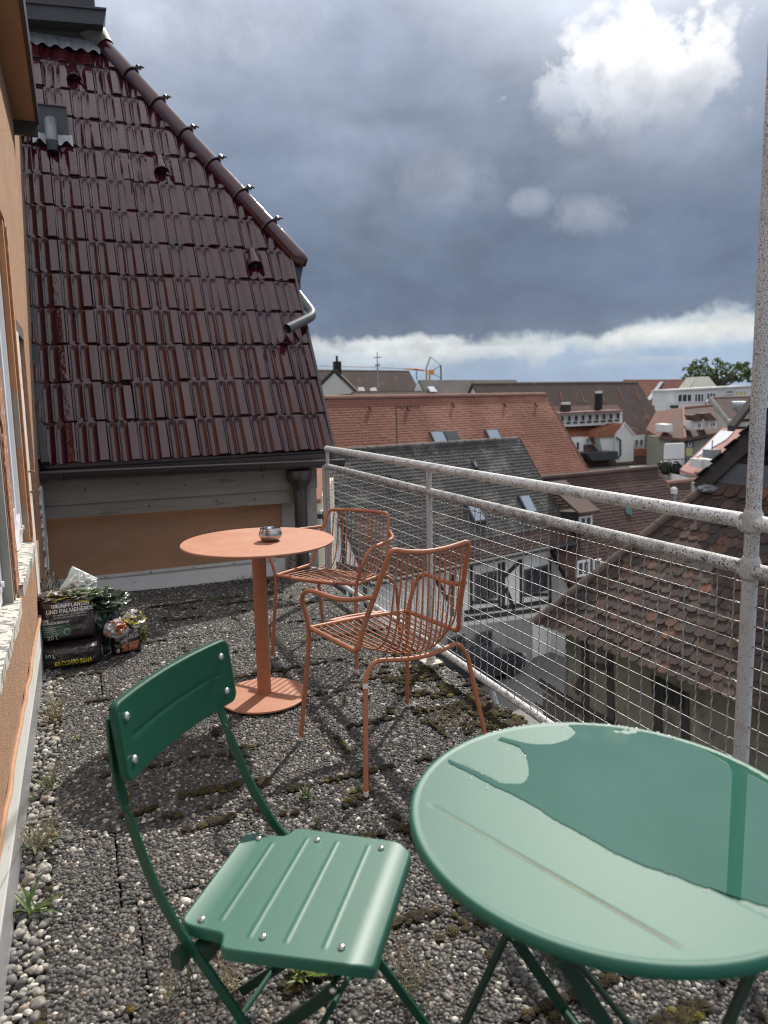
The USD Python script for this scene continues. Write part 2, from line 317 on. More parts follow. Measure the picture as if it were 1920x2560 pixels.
# whitish lichen and washed zones shift the mix of stones
zone = meshkit.fbm(np.column_stack([P[:, :2]*1.6, np.zeros(n)]), 3, 3)
idx = np.empty(n, int); cw = np.cumsum(w)
idx = np.searchsorted(cw, rng.random(n)**np.where(zone > .52, .9, 1.15))
instancer('embedded_pebbles', pr, P, np.repeat(size[:, None], 3, 1), rng.uniform(0, 6.28, n), rng.normal(0, .16, (n, 2)), np.clip(idx, 0, len(pr)-1), terrace)
print('pebbles', n)
# loose gravel strip along the wall
pr, w = stones(GRV, 2, 'gravel', 300, .6)
P = []
for layer, (sp, z) in enumerate([(.019, -.030), (.020, -.016), (.023, -.004)]):
    p = grid(-.272, GX0+.004, .6, 5.62, sp, .42); P.append(np.column_stack([p, np.full(len(p), z)+rng.uniform(-.004, .005, len(p))]))
P = np.vstack(P); P = P[in_view(P, 300, 350)]; n = len(P)
size = .0105*np.exp(rng.normal(0, .27, n))
tag(instancer('gravel_strip', pr, P, np.repeat(size[:, None], 3, 1), rng.uniform(0, 6.28, n), rng.normal(0, .3, (n, 2)), np.searchsorted(np.cumsum(w), rng.random(n)*.9999)), 'strip of loose pale gravel along the foot of the orange wall', 'gravel')
# moss
def mossball(seed):
    b = trimesh.creation.icosphere(3); v = np.array(b.vertices)
    v = v*(1+.75*(meshkit.noise(v*4.2+seed, seed)-.5)[:, None]+.5*(meshkit.noise(v*9+seed, seed+3)-.5)[:, None]); v[:, 2] *= .55
    return trimesh.Trimesh(v, b.faces, process=False)
mcols = [(.045, .034, .014), (.032, .024, .012), (.065, .052, .014), (.13, .105, .015), (.024, .02, .012)]
mp_ = [(mossball(i+1), mat(f'moss_{i}', c, .95, .5, 120, bump=.004, bscale=400)) for i, c in enumerate(mcols)]
mw = np.array([.36, .26, .2, .06, .12])
MP = []
def moss_patch(x, y, rx, ry, n, ang=0., size=.008):
    a = rng.normal(0, .5, (n, 2))*[rx, ry]; c, s = math.cos(ang), math.sin(ang)
    q = np.column_stack([x+a[:, 0]*c-a[:, 1]*s, y+a[:, 0]*s+a[:, 1]*c])
    k = meshkit.noise(np.column_stack([q*14, np.zeros(n)]), 5) > .42
    for p in q[k]: MP.append((p[0], p[1], size*rng.uniform(.5, 1.4)))
for k in range(16):                                                  # along the terrace edge
    y = 1.9+k*.11; moss_patch(1.58, y, .16+.06*rng.random(), .12, 55 if 2.0 < y < 3.3 else 22, size=.009)
moss_patch(1.47, 2.95, .25, .22, 170); moss_patch(1.62, 2.45, .14, .3, 150); moss_patch(1.40, 3.2, .2, .12, 70)
for r in range(-3, 9):                                               # in the joints
    y = 2.02+ROWY*r
    for k in range(9):
        x = rng.uniform(-.15, 1.6)
        moss_patch(x, y, .14, .012, rng.integers(8, 34), size=.0065)
for (x0, y0, x1, y1, dz) in slab_rects:
    if rng.random() < .45: moss_patch(x0-.005, rng.uniform(y0, y1), .010, .12, 22, size=.006)
for (px, py, rx, ry, k) in [(575, 1965, .16, .03, 60), (820, 2010, .12, .03, 60), (590, 2220, .06, .03, 40), (660, 2260, .08, .04, 60), (540, 2050, .12, .02, 50), (1180, 2330, .10, .02, 60), (1900, 2490, .08, .03, 90), (1700, 2545, .12, .02, 60), (555, 1740, .05, .12, 60), (690, 1480, .3, .03, 60), (560, 1510, .3, .03, 90), (800, 2440, .1, .03, 60), (300, 2040, .1, .02, 40)]:
    q = onz(px, py); moss_patch(q[0], q[1], rx, ry, k)
MPa = np.array(MP); MPa = MPa[(MPa[:, 0] < 1.72) & (MPa[:, 0] > -.2) & (MPa[:, 1] < 5.6)]
n = len(MPa); P = np.column_stack([MPa[:, :2], np.full(n, .000)])
tag(instancer('moss', mp_, P, np.column_stack([MPa[:, 2]*1.5, MPa[:, 2]*1.5, MPa[:, 2]]), rng.uniform(0, 6.28, n), rng.normal(0, .1, (n, 2)), rng.choice(5, n, p=mw)), 'brown and green moss cushions between the pebbles and along the terrace edge', 'moss')
# ================================================================== LEFT BUILDING (its side wall flanks the terrace)
M_plast = mat('orange_plaster', (.49, .30, .19), .95, .16, 14, bump=.011, bscale=190, col2=(.43, .25, .155), mixs=1.7, mixt=(.45, .7), speck=((.27, .135, .07), 210, (.60, .68)))
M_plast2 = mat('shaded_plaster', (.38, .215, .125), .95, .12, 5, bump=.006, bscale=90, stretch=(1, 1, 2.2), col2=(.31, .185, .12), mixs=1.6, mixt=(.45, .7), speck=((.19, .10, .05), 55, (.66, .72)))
M_reveal = mat('bare_cement', (.30, .285, .25), .9, .16, 7, bump=.002, bscale=120)
M_brownrev = mat('painted_reveal', (.42, .205, .10), .9, .12, 9, bump=.002, bscale=120, col2=(.32, .28, .23), mixs=2.2, mixt=(.52, .6))
M_peel = mat('peeled_edge', (.38, .17, .095), .9, .3, 30, speck=((.65, .58, .5), 45, (.60, .64)), bump=.004, bscale=120)
M_pvc = mat('white_plastic', (.74, .75, .76), .35, .04, 5)
M_whitepaint = mat('old_white_paint', (.62, .61, .58), .8, .12, 8, speck=((.33, .28, .22), 18, (.60, .68)), bump=.002, bscale=80)
M_sill = mat('flaking_sill', (.60, .57, .50), .85, .1, 20, col2=(.19, .18, .18), mixs=34, mixt=(.50, .55), stretch=(.8, 1.1, .3), bump=.003, bscale=90)
M_glass = mat('dark_glass', (.03, .035, .04), .05, .1, 3)
M_groove = mat('dark_rubber', (.10, .105, .12), .6, .1, 3)
M_anth = mat('anthracite_sheet', (.045, .047, .05), .42, .2, 4, metal=.2)
M_brownsheet = mat('brown_sheet', (.038, .028, .03), .32, .2, 4, coat=.3)
M_zinc = mat('zinc_sheet', (.34, .36, .37), .42, .2, 6, metal=.75, speck=((.2, .2, .2), 9, (.5, .7)))
lb = thing('plastered_building', 'orange plastered house wall with white windows and flaking sills beside the terrace', 'building')
XW, XR = -.265, -.335
W2 = (3.24, 4.15); WIN1 = (.35, 3.02)
w = MB()
w.bb((-.75, -1., -.2), (XW, 5.72, .60)); w.bb((-.75, 4.20, .60), (XW-.0, 4.42, 3.6)); w.bb((-.75, 4.42, .60), (XW-.03, 4.98, 1.87)); w.bb((-.75, 4.42, 1.87), (XW, 4.98, 3.6)); w.bb((-.75, 4.98, .60), (XW, 5.9, 3.6))
w.bb((-.75, 5.9, 1.9), (XW, 8.4, 3.6)); w.bb((-.75, 3.02, .60), (XW, 3.20, 3.6)); w.bb((-.75, 3.20, 2.33), (XW, 4.20, 3.6)); w.bb((-.75, -1., 2.33), (XW, 3.02, 3.6)); w.bb((-.75, -1., .60), (XW, .35, 2.33))
obj('wall', w, M_plast, lb, smooth=False)
# jambs: thin linings set in front of the masonry, grey cement below and painted above
obj('window_reveal', MB().bb((-.60, 4.146, .70), (XW-.006, 4.198, 2.33)), M_brownrev, lb)
obj('window_reveal', MB().bb((-.60, 2.985, .66), (XW-.004, 3.018, 2.33)), M_reveal, lb)
# ragged strips of peeled plaster at the corners
def ragged(x0, y0, y1, z0, z1, amp, nseg, seed, thick=.006):
    r = np.random.default_rng(seed); z = np.linspace(z0, z1, nseg); a = y0+np.abs(r.normal(0, amp, nseg)); b = y1-np.abs(r.normal(0, amp, nseg))
    pts = [(x0, a[i], z[i]) for i in range(nseg)]+[(x0, b[i], z[i]) for i in range(nseg-1, -1, -1)]
    return MB().poly(pts, (thick, 0, 0))
obj('peeled_plaster', ragged(XW+.001, 3.03, 3.19, .69, 2.2, .012, 60, 1), M_peel, lb, smooth=False)
obj('peeled_plaster', ragged(XW+.001, 4.200, 4.245, .72, 2.3, .006, 60, 2), mat('orange_edge', (.56, .23, .09), .9, .2, 30), lb, smooth=False)
obj('white_strip', ragged(XW+.0005, 4.25, 4.47, .06, 1.80, .008, 60, 3, .004), M_whitepaint, lb, smooth=False)
obj('white_strip', ragged(XW+.0005, 5.15, 5.60, .12, .86, .05, 40, 4, .012), M_whitepaint, lb, smooth=False)
obj('niche_lining', MB().bb((XW-.0295, 4.47, .62), (XW-.026, 4.72, 1.80)), M_whitepaint, lb)
obj('niche_lintel', MB().bb((XW-.029, 4.42, 1.80), (XW+.001, 4.98, 1.868)), mat('dark_crack', (.09, .075, .06), .9), lb)
# windows
def window(y0, y1, z0, z1, xf):
    fr = MB()
    fr.bb((xf-.06, y0, z0), (xf, y0+.07, z1)); fr.bb((xf-.06, y1-.07, z0), (xf, y1, z1)); fr.bb((xf-.06, y0+.07, z1-.07), (xf-.001, y1-.07, z1)); fr.bb((xf-.06, y0+.07, z0), (xf-.001, y1-.07, z0+.09))
    f = obj('window', fr, M_pvc, lb, smooth=False)
    sash = MB(); a, b, c, d, x = y0+.085, y1-.085, z0+.10, z1-.085, xf+.012
    sash.bb((x-.05, a, c), (x, a+.06, d)); sash.bb((x-.05, b-.06, c), (x, b, d)); sash.bb((x-.05, a+.06, d-.06), (x-.001, b-.06, d)); sash.bb((x-.05, a+.06, c), (x-.001, b-.06, c+.07))
    obj('sash', sash, M_pvc, f, smooth=False)
    obj('pane', MB().bb((x-.035, a+.06, c+.07), (x-.03, b-.06, d-.06)), M_glass, f)
    rail = MB(); rail.bb((xf, y1-.05, z0+.02), (xf+.028, y1-.035, z1)); rail.bb((xf, y1-.018, z0+.02), (xf+.028, y1-.003, z1)); obj('shutter_guide', rail, M_pvc, f, smooth=False)
    obj('guide_slot', MB().bb((xf, y1-.034, z0+.02), (xf+.008, y1-.019, z1)), M_groove, f)
    for k in range(2):
        cp = trimesh.creation.cylinder(.012, .01, sections=14); cp.apply_transform(trimesh.transformations.rotation_matrix(math.pi/2, [0, 1, 0])); cp.apply_translation((xf+.033, y1-.05-.10*k, z0+.055+.0*k)); obj('drain_cap', cp, M_pvc, f)
    low = MB().poly([(xf+.001, y1-.30, z0-.02), (xf+.001, y1-.012, z0-.02), (xf+.001, y1-.012, z0+.13), (xf+.001, y1-.06, z0+.13)], (.024, 0, 0)); obj('end_block', low, M_pvc, f, smooth=False)
    return f
window(3.24, 4.143, .73, 2.33, XR+.008); window(.40, 2.98, .70, 2.33, XR+.008)
def sill(y0, y1, z):
    n = 40; r = np.random.default_rng(int(y0*100)); ys = np.linspace(y0, y1, n); e = r.normal(0, .0018, n)
    pts = [(-.36, y, z+.008) for y in ys]+[(XW+.022+e[i], ys[i], z) for i in range(n-1, -1, -1)]
    return MB().poly(pts, (0, 0, -.045))
obj('window_sill', sill(3.13, 4.10, .70), M_sill, lb, smooth=False); obj('window_sill', sill(.2, 3.06, .665), M_sill, lb, smooth=False)
obj('flashing_strip', MB().bb((XW+.001, 0., .150), (XW+.009, 4.22, .288)), mat('white_membrane', (.66, .65, .61), .8, .06, 5, speck=((.42, .38, .32), 14, (.64, .72))), lb)
obj('flashing_sheet', MB().poly([(XW+.012, 0., .155), (XW+.012, 5.6, .155), (XW-.012+.02, 5.6, -.04), (XW+.008, 0., -.04)], (-.004, 0, 0)), mat('flashing_metal', (.50, .51, .52), .38, .16, 10, metal=.55, stretch=(1, .3, 3)), lb, smooth=False)
bead = curve([(XW+.008+rng.uniform(-.003, .003), y, .292+rng.uniform(-.006, .006)) for y in np.arange(.2, 4.25, .12)], 3)
obj('plaster_bead', MB().tube(bead, .0085, 8), mat('bead_plaster', (.42, .25, .155), .85, .15, 20), lb)
# steel hook on the wall
hk = rounded([(XW, 4.30, 1.055), (XW+.034, 4.30, 1.055), (XW+.036, 4.30, .945), (XW+.0, 4.30, .945)], .012)
obj('wall_hook', MB().tube(hk, .0055, 8), mat('rusty_iron', (.20, .15, .11), .7, .4, 60, metal=.4), lb)
# eaves over the wall
eav = MB().bb((XW, 2.2, 3.405), (-.122, 5.95, 3.44)); ef = obj('soffit', eav, mat('soffit_paint', (.33, .205, .125), .8, .12, 4, speck=((.12, .08, .05), 26, (.66, .72)), stretch=(1, .4, 1)), lb)
obj('soffit_end', MB().bb((XW, 5.952, 3.31), (-.112, 5.985, 3.62)), M_anth, lb)
obj('fascia', MB().bb((-.120, 2.2, 3.398), (-.100, 5.99, 3.62)), M_brownsheet, lb)
# ================================================================== TILED HOUSE (mansard slope that closes the terrace)
SL = math.radians(60.5); RU = V(-.0155, math.cos(SL), math.sin(SL)); RU /= np.linalg.norm(RU); RX = V(1, 0, .012); RX /= np.linalg.norm(RX); RN = np.cross(RX, RU); RN = RN if RN[1] < 0 else -RN
R0 = V(0, 5.55, .985)
def rp(u, t, h=0.): return R0+RX*u+RU*t+RN*h
th = thing('tiled_house', 'house with steep glazed maroon tile slope, black gutter and ochre wall behind the orange table', 'building')
def glaze():
    N = {'g': ('geometry', {}), 'n': ('noise_texture', {'scale': 7., 'detail': 4.}), 'r': ('rgb_ramp', {'ramp': [(.3, (.019, .0034, .0052)), (.7, (.034, .006, .008))]}),
         'n2': ('noise_texture', {'scale': 26., 'detail': 3.}), 'b': ('bump', {'strength': .35, 'distance': .0035}), 'n3': ('noise_texture', {'scale': 4., 'detail': 5.}), 'rr': ('map_range', {'from_min': .4, 'from_max': .7, 'to_min': .035, 'to_max': .10, 'clamp': True}),
         'p': ('principled_bsdf', {'ior': 1.56, 'coat_weight': .3, 'coat_roughness': .03})}
    L = [('g.position', 'n.vector'), ('n.fac', 'r.fac'), ('r.color', 'p.base_color'), ('g.position', 'n2.vector'), ('n2.fac', 'b.height'), ('b.normal', 'p.normal'), ('b.normal', 'p.coat_normal'), ('g.position', 'n3.vector'), ('n3.fac', 'rr.value'), ('rr.result', 'p.roughness')]
    return usdkit.material(stage, '/World/Looks/maroon_glaze', N, L, surface='p.BSDF')
M_glaze = glaze()
TW, TE = .2123, .332
def tile_profile():
    xs = np.array([0, .004, .010, .017, .024, .033, .045, .058, .068, .074, .080, .087, .094, .104, .116, .128, .136, .142, .147, .150, .156, .168, .190, .203, .2085, .2115])
    def trough(x, a, b): t = np.clip((x-a)/(b-a), 0, 1); return np.where((x > a) & (x < b), np.sin(np.pi*t)**.75, 0)
    h = np.full_like(xs, .018); h -= .021*trough(xs, .010, .073)+.021*trough(xs, .079, .144)
    h[(xs > .147)] = .0205; h[0] = .008; h[-1] = .010; h[-2] = .0185
    return xs, h
def tile_mesh(seed=0):
    xs, h = tile_profile(); rows = [0., .004, .10, .20, .275, .297, .312, .322, .36]; V_, F_ = [], []
    nx = len(xs)
    for t in rows:
        head = np.clip((t-.285)/.030, 0, 1); head = head*head*(3-2*head)
        hh = h*(1-head)+np.where(xs < .147, .0185, h)*head
        lift = .022*(1-t/.36)
        drop = -.004 if t == 0 else 0
        for x, y in zip(xs, hh): V_.append((x, t, y+lift+drop))
    for i in range(len(rows)-1):
        for j in range(nx-1): a = i*nx+j; F_.append((a, a+1, a+nx+1, a+nx))
    b0 = len(V_)
    for x, y in zip(xs, h): V_.append((x, .006, y+.022-.024))
    for j in range(nx-1): F_.append((b0+j, b0+j+1, j+1, j))
    return np.array(V_), np.array(F_)
TV, TF = tile_mesh()
TF3 = np.vstack([TF[:, [0, 1, 2]], TF[:, [0, 2, 3]]])
hipu = lambda t: 1.95-.605*(t-1.93)
hip_n = V(-1, -.605); hip_n /= np.linalg.norm(hip_n)
def cut(v, f, o, nrm):
    m = trimesh.intersections.slice_mesh_plane(trimesh.Trimesh(v, f, process=False), nrm, o, cap=False); return np.array(m.vertices), np.array(m.faces)
vent_at = [(.25, 3.81), (.883, 2.82), (1.55, 1.836)]
for r in range(13):
    t0 = r*TE
    for k in range(-2, 9):
        u0 = -.013+TW*k+rng.normal(0, .0012)
        v = TV.copy(); f = TF3
        j = rng.normal(0, .006); v[:, 0] += u0+j*(v[:, 1]-.15)*.6; v[:, 1] += t0+rng.normal(0, .0015); v[:, 2] += rng.normal(0, .0012)+(v[:, 0]-u0)*rng.normal(0, .016)+(v[:, 1]-t0)*rng.normal(0, .010)
        for o, nr in (((-.255, 0, 0), (1, 0, 0)), ((hipu(0)-.05, 0, 0), (hip_n[0], hip_n[1], 0)), ((0, 4.17, 0), (0, -1, 0))):
            if len(f): v, f = cut(v, f, V(*o), V(*nr))
        if len(f) < 6: continue
        f = f[:, ::-1] if np.dot(np.cross(RX, RU), RN) < 0 else f
        W = R0+v[:, :1]*RX+v[:, 1:2]*RU+v[:, 2:]*RN
        obj('roof_tile', (W, f), M_glaze, th, smooth=38)
# battens and underlay below the tiles
und = MB().poly([rp(-.262, -.02, -.012), rp(1.885, -.02, -.012), rp(1.88, 1.95, -.012), rp(.50, 4.28, -.012), rp(-.262, 4.28, -.012)], -RN*.05); obj('roof_underlay', und, mat('black_underlay', (.012, .010, .009), .9), th, smooth=False)
for r in range(1, 13):
    t0 = r*TE; ue = min(1.885, hipu(t0)-.06)
    mo = MB()
    for k in range(int((ue+.25)/.05)):
        if meshkit.noise(V(k*.31, r*1.7, 2.))*1. > .28:
            mo.box(rp(-.24+k*.05, t0-.006, .018), (.05*rng.uniform(.5, 1.1), .012, .012*rng.uniform(.4, 1.2)))
    if mo.v: obj('moss_line', mo, mat('tile_moss', (.022, .017, .008), .95, .4, 60), th, kind='stuff', smooth=False)
# flank tiles hide the right edge: a dark verge board
obj('verge_board', MB().poly([rp(1.888, -.01, .045), rp(1.882, 1.95, .045), rp(1.882, 1.95, -.12), rp(1.888, -.01, -.12)], (.02, 0, 0)), M_brownsheet, th, smooth=False)
# hip caps
hd = (rp(hipu(4.30), 4.30)-rp(hipu(1.93), 1.93)); HL = np.linalg.norm(hd); hd /= HL; hs = np.cross(hd, RN); HN = RN*.8+np.cross(V(0, 0, 1), hd)*0+V(.55, .1, .1); HN -= hd*(HN@hd); HN /= np.linalg.norm(HN); hs = np.cross(hd, HN)
def half_cap(a, b, r0, r1, nose=False):
    n, V_ = 15, []; an = np.linspace(-.62*math.pi, .62*math.pi, n)
    st = [(0, r0)] if not nose else [(-.10, r0*.18), (-.092, r0*.5), (-.07, r0*.78), (-.035, r0*.94), (0, r0)]
    st += [((b-a)*.5, (r0+r1)/2), (b-a, r1)]
    for s, rr in st:
        c = rp(hipu(1.93), 1.93, .012)+hd*(a+s)
        for q in an: V_.append(c+(math.sin(q)*hs+math.cos(q)*HN)*rr)
    V_ = np.array(V_); F_ = []
    for i in range(len(st)-1):
        for j in range(n-1): F_.append((i*n+j, i*n+j+1, (i+1)*n+j+1, (i+1)*n+j))
    return V_, np.array(F_)
ncap = 7; cl = (HL-.02)/ncap
for i in range(ncap):
    c = obj('hip_cap', half_cap(i*cl-.02, (i+1)*cl+.02, .086, .078, i == 0), M_glaze, th, smooth=50)
    if i: 
        an = np.linspace(-.6*math.pi, .6*math.pi, 17); q0 = rp(hipu(1.93), 1.93, .012)+hd*(i*cl-.018)
        obj('collar', MB().tube([q0+(math.sin(q)*hs+math.cos(q)*HN)*.090 for q in an], .0085, 6), M_brownsheet, c)
        cq = q0+HN*.09+hs*.035; obj('cap_clip', MB().box(cq+HN*.018-hd*.0, (.03, .05, .03), frame_R(hd, hs, HN)).tube([cq+HN*.03, cq+HN*.045-hd*.035+hs*.02], .008, 6), M_brownsheet, c)
# vents with hoods
for (u, t) in vent_at:
    n = 13; V_ = []; an = np.linspace(-.5*math.pi, .5*math.pi, n)
    for s, rr in [(.13, .036), (.06, .045), (0, .056), (-.045, .062)]:
        for q in an: V_.append(rp(u+math.sin(q)*rr, t+s, .020+math.cos(q)*rr*1.25))
    F_ = [(i*n+j, i*n+j+1, (i+1)*n+j+1, (i+1)*n+j) for i in range(3) for j in range(n-1)]
    hood = obj('vent_tile', (np.array(V_), np.array(F_)), M_glaze, th, smooth=60)
    c = [rp(u+math.sin(q)*.056, t-.03, .020+math.cos(q)*.070) for q in an]
    obj('vent_grille', MB().poly(c, RU*.01), mat('dark_hole', (.008, .007, .006), .9), hood, smooth=False)
    gr = MB()
    for q in (-.9, -.3, .3, .9): gr.tube([rp(u, t-.036, .03), rp(u+math.sin(q)*.055, t-.036, .020+math.cos(q)*.066)], .005, 5)
    obj('grille_bars', gr, M_glaze, hood)
    obj('vent_rim', MB().tube([rp(u+math.sin(q)*.063, t-.045, .020+math.cos(q)*.078) for q in an], .006, 6), M_glaze, hood)
# flue with zinc flashing near the left wall
fb = rp(.02, 3.16, .02)
fl = obj('flue_pipe', MB().tube([fb+V(0, .05, -.02), fb+V(0, -.10, .02), fb+V(0, -.13, -.16)], [.052, .052, .049], 20), mat('grey_flue', (.16, .175, .185), .4, .15, 6, metal=.3), th)
obj('flue_end', MB().tube([fb+V(0, -.131, -.14), fb+V(0, -.135, -.22)], [.050, .040], 20), M_anth, fl)
obj('flue_hood', MB().poly([rp(-.13, 3.26, .16), rp(.155, 3.26, .16), rp(.155, 3.40, .05), rp(-.13, 3.40, .05)], RN*.012).poly([rp(-.13, 3.26, .16), rp(.155, 3.26, .16), rp(.155, 3.05, .055), rp(-.13, 3.05, .055)], -RN*.006), M_anth, th, smooth=False)
us = np.linspace(-.13, .18, 34)
def wavy(us, t1, t0f, h, amp): 
    A = [rp(u, t1, h) for u in us]; B = [rp(u, t0f(u), h+amp*math.sin(u*2*math.pi/.106)) for u in us]; n = len(us)
    return np.array(A+B), np.array([(i+1, i, n+i, n+i+1) for i in range(n-1)])
M_lead = mat('lead_apron', (.30, .31, .32), .5, .2, 14, metal=.5, bump=.004, bscale=40)
obj('flue_apron', wavy(us, 3.07, lambda u: 2.97+.02*math.sin(u*60), .060, .010), M_lead, th, smooth=40)
# corrugated apron and the dark dormer box above the slope
us = np.linspace(-.26, .50, 90); obj('lead_apron', wavy(us, 4.27, lambda u: 4.135+.010*math.sin(u*2*math.pi/.106*1.0+1.2), .052, .012), M_lead, th, smooth=40)
YB = rp(0, 4.27)[1]; ZB = rp(0, 4.27)[2]
bx = MB().bb((-.27, YB-.02, ZB-.02), (.42, YB+1.2, ZB+.44)); obj('dormer_cheek', bx, M_anth, th, smooth=False)
zb = ony(240, 62, YB-.20)
bx = MB().poly([ony(40, 44, YB-.2), ony(258, 62, YB-.2), ony(266, 22, YB-.2), ony(40, 1, YB-.2)], (0, 1.4, 0)); obj('dormer_fascia', fixn(bx), M_anth, th, smooth=False)
obj('roof_edge_strip', MB().poly([ony(36, 3, YB-.215), ony(266, 24, YB-.215), ony(266, 19, YB-.215), ony(36, -3, YB-.215)], (0, .014, 0)), M_brownsheet, th, smooth=False)
obj('hip_flashing', half_cap(HL-.06, HL+.17, .094, .150), mat('old_zinc', (.10, .092, .085), .55, .2, 8, metal=.2, bump=.01, bscale=16), th, smooth=50)
# flashing along the left wall
obj('wall_flashing', MB().poly([rp(-.262, -.02, .02), rp(-.215, -.02, .02), rp(-.215, 3.1, .02), rp(-.262, 3.1, .02)], RN*.012).poly([rp(-.262, .0, .0), rp(-.262, 3.3, .0), rp(-.262, 3.3, .13), rp(-.262, .0, .13)], (.012, 0, 0)), mat('grey_flashing', (.065, .07, .074), .4, .2, 6, metal=.5), th, smooth=False)
obj('flashing_foot', MB().poly([rp(-.245, -.02, .06), rp(-.19, -.02, .06), rp(-.225, .30, .075), rp(-.25, .42, .08)], RN*.06), M_anth, th, smooth=False)
obj('snow_hook', MB().tube([rp(.622, 2.86, .05), rp(.622, 2.62, .075), rp(.622, 2.58, .115)], .009, 6), M_brownsheet, th)
# gutter
GY = 5.475
def gz(x): return .952-.010*(x+.3)
an = np.linspace(math.pi, 2*math.pi, 13); ga, gb = -.305, 1.945; V_ = []
for x in (ga, gb):
    for rr in (.062, .058):
        for q in an: V_.append((x, GY+math.cos(q)*rr, gz(x)+math.sin(q)*rr))
n = 13; F_ = []
for j in range(n-1): F_ += [(j, j+1, 2*n+j+1, 2*n+j), (n+j+1, n+j, 3*n+j, 3*n+j+1), (j+1, j, n+j, n+j+1), (2*n+j, 2*n+j+1, 3*n+j+1, 3*n+j)]
gut = obj('gutter', (np.array(V_), np.array(F_)), M_brownsheet, th, smooth=40)
obj('gutter_bead', MB().tube([(ga, GY-.062, gz(ga)), (gb, GY-.062, gz(gb))], .011, 10), M_brownsheet, gut)
for xe in (ga, gb): obj('gutter_end', MB().poly([(xe, GY+math.cos(q)*.062, gz(xe)+math.sin(q)*.062) for q in an], (.006, 0, 0)), M_brownsheet, gut, smooth=False)
for x in (-.13, .60, 1.28):
    obj('gutter_joint', MB().tube([(x, GY+math.cos(q)*.066, gz(x)+math.sin(q)*.066) for q in np.linspace(math.pi*.97, 2*math.pi, 13)], .007, 6).tube([(x+.03, GY+math.cos(q)*.064, gz(x)+math.sin(q)*.064) for q in np.linspace(math.pi*.97, 2*math.pi, 13)], .006, 6), M_brownsheet, gut)
obj('eaves_board', MB().bb((-.27, 5.555, .87), (1.90, 5.60, 1.0)), M_brownsheet, th)
# boards, wall
M_wood = mat('weathered_wood', (.235, .215, .185), .8, .2, 2.2, bump=.003, bscale=30, stretch=(1, 1, 13), speck=((.10, .085, .07), 1.4, (.64, .70)))
obj('board', MB().poly([(-.295, 5.585, .70), (1.765, 5.585, .700), (1.765, 5.585, .93), (-.295, 5.585, .93)], (0, .03, 0)), M_wood, th, smooth=False)
obj('board', MB().poly([(-.293, 5.60, .605), (1.71, 5.60, .590), (1.71, 5.60, .697), (-.293, 5.60, .697)], (0, .03, 0)), M_wood, th, smooth=False)
for x, z in ((.02, .80), (.38, .82), (.72, .79), (1.0, .81), (1.32, .82), (.95, .65), (1.25, .64), (.45, .645)):
    k = trimesh.creation.cylinder(.011, .003, sections=10); k.apply_transform(trimesh.transformations.rotation_matrix(math.pi/2, [1, 0, 0])); k.apply_translation((x, 5.585 if z > .7 else 5.60, z)); obj('knot', k, mat('wood_knot', (.13, .10, .075), .8), th, smooth=False)
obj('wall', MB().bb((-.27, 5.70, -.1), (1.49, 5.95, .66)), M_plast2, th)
obj('wall', MB().bb((1.49, 5.69, -.3), (1.66, 5.95, .70)), mat('corner_render', (.36, .35, .33), .9, .15, 6, bump=.002, bscale=80), th)
obj('wall', MB().bb((1.40, 5.72, -9.), (1.80, 12., .98)), M_reveal, th)
obj('wall', MB().bb((-.9, 5.96, -9.), (1.39, 12., .98)), M_reveal, th)
obj('wall_base', MB().poly([(-.29, 5.662, .012), (1.50, 5.662, -.03), (1.50, 5.69, .125), (-.29, 5.685, .142)], (0, .012, 0)), mat('white_upstand', (.60, .60, .58), .75, .08, 4, speck=((.34, .31, .27), 24, (.66, .72))), th, smooth=False)
obj('base_strip', MB().bb((-.24, 5.672, .118), (1.42, 5.684, .142)), mat('strip_metal', (.55, .54, .52), .55, .1, 8, speck=((.3, .24, .18), 30, (.62, .7))), th)
for x in np.arange(-.2, 1.4, .32):
    s = trimesh.creation.cylinder(.007, .006, sections=10); s.apply_transform(trimesh.transformations.rotation_matrix(math.pi/2, [1, 0, 0])); s.apply_translation((x, 5.669, .130)); obj('screw', s, M_zinc, th)
for k in range(5): obj('stone_block', rbox((.15+.03*rng.random(), .14, .045), .012, 1).apply_translation((1.60+.02*rng.random(), 5.60+.01*k, -.03+.042*k)), mat('grey_block', (.30, .29, .27), .9, .2, 10), th)
# downpipe
dp = obj('downpipe', MB().tube([(1.605, 5.53, .73), (1.605, 5.53, .12)], .053, 22), M_brownsheet, th)
obj('hopper', lathe([(0, .86), (.105, .86), (.105, .80), (.098, .785), (.058, .715), (.058, .69), (0, .69)], 26, (1.605, 5.53, 0)), M_brownsheet, dp)
obj('elbow', MB().tube(rounded([(1.605, 5.53, .16), (1.605, 5.53, .03), (1.90, 5.60, -.06), (1.95, 5.62, -.5)], .07), .054, 20), M_brownsheet, dp)
obj('pipe_collar', MB().tube([(1.605, 5.53, .71), (1.605, 5.53, .66)], .0565, 22), M_brownsheet, dp)
# upper gutter outlet and the bent spout at the right of the slope
hz = [ony(735, 640, 6.45), ony(768, 645, 6.45), ony(758, 668, 6.45), ony(751, 700, 6.45), ony(738, 700, 6.45)]
obj('upper_hopper', MB().poly(hz, (0, .12, 0)), M_anth, th, smooth=False)
obj('upper_pipe', MB().tube([ony(744, 690, 6.5), ony(744, 745, 6.5)], .028, 12), M_brownsheet, th)
sp = obj('spout', MB().tube(rounded([ony(744, 735, 6.35), ony(786, 788, 6.10), ony(718, 822, 5.92)], .09, 8), .041, 18, cap=False), mat('grey_spout', (.085, .095, .096), .45, .15, 5, metal=.1), th)
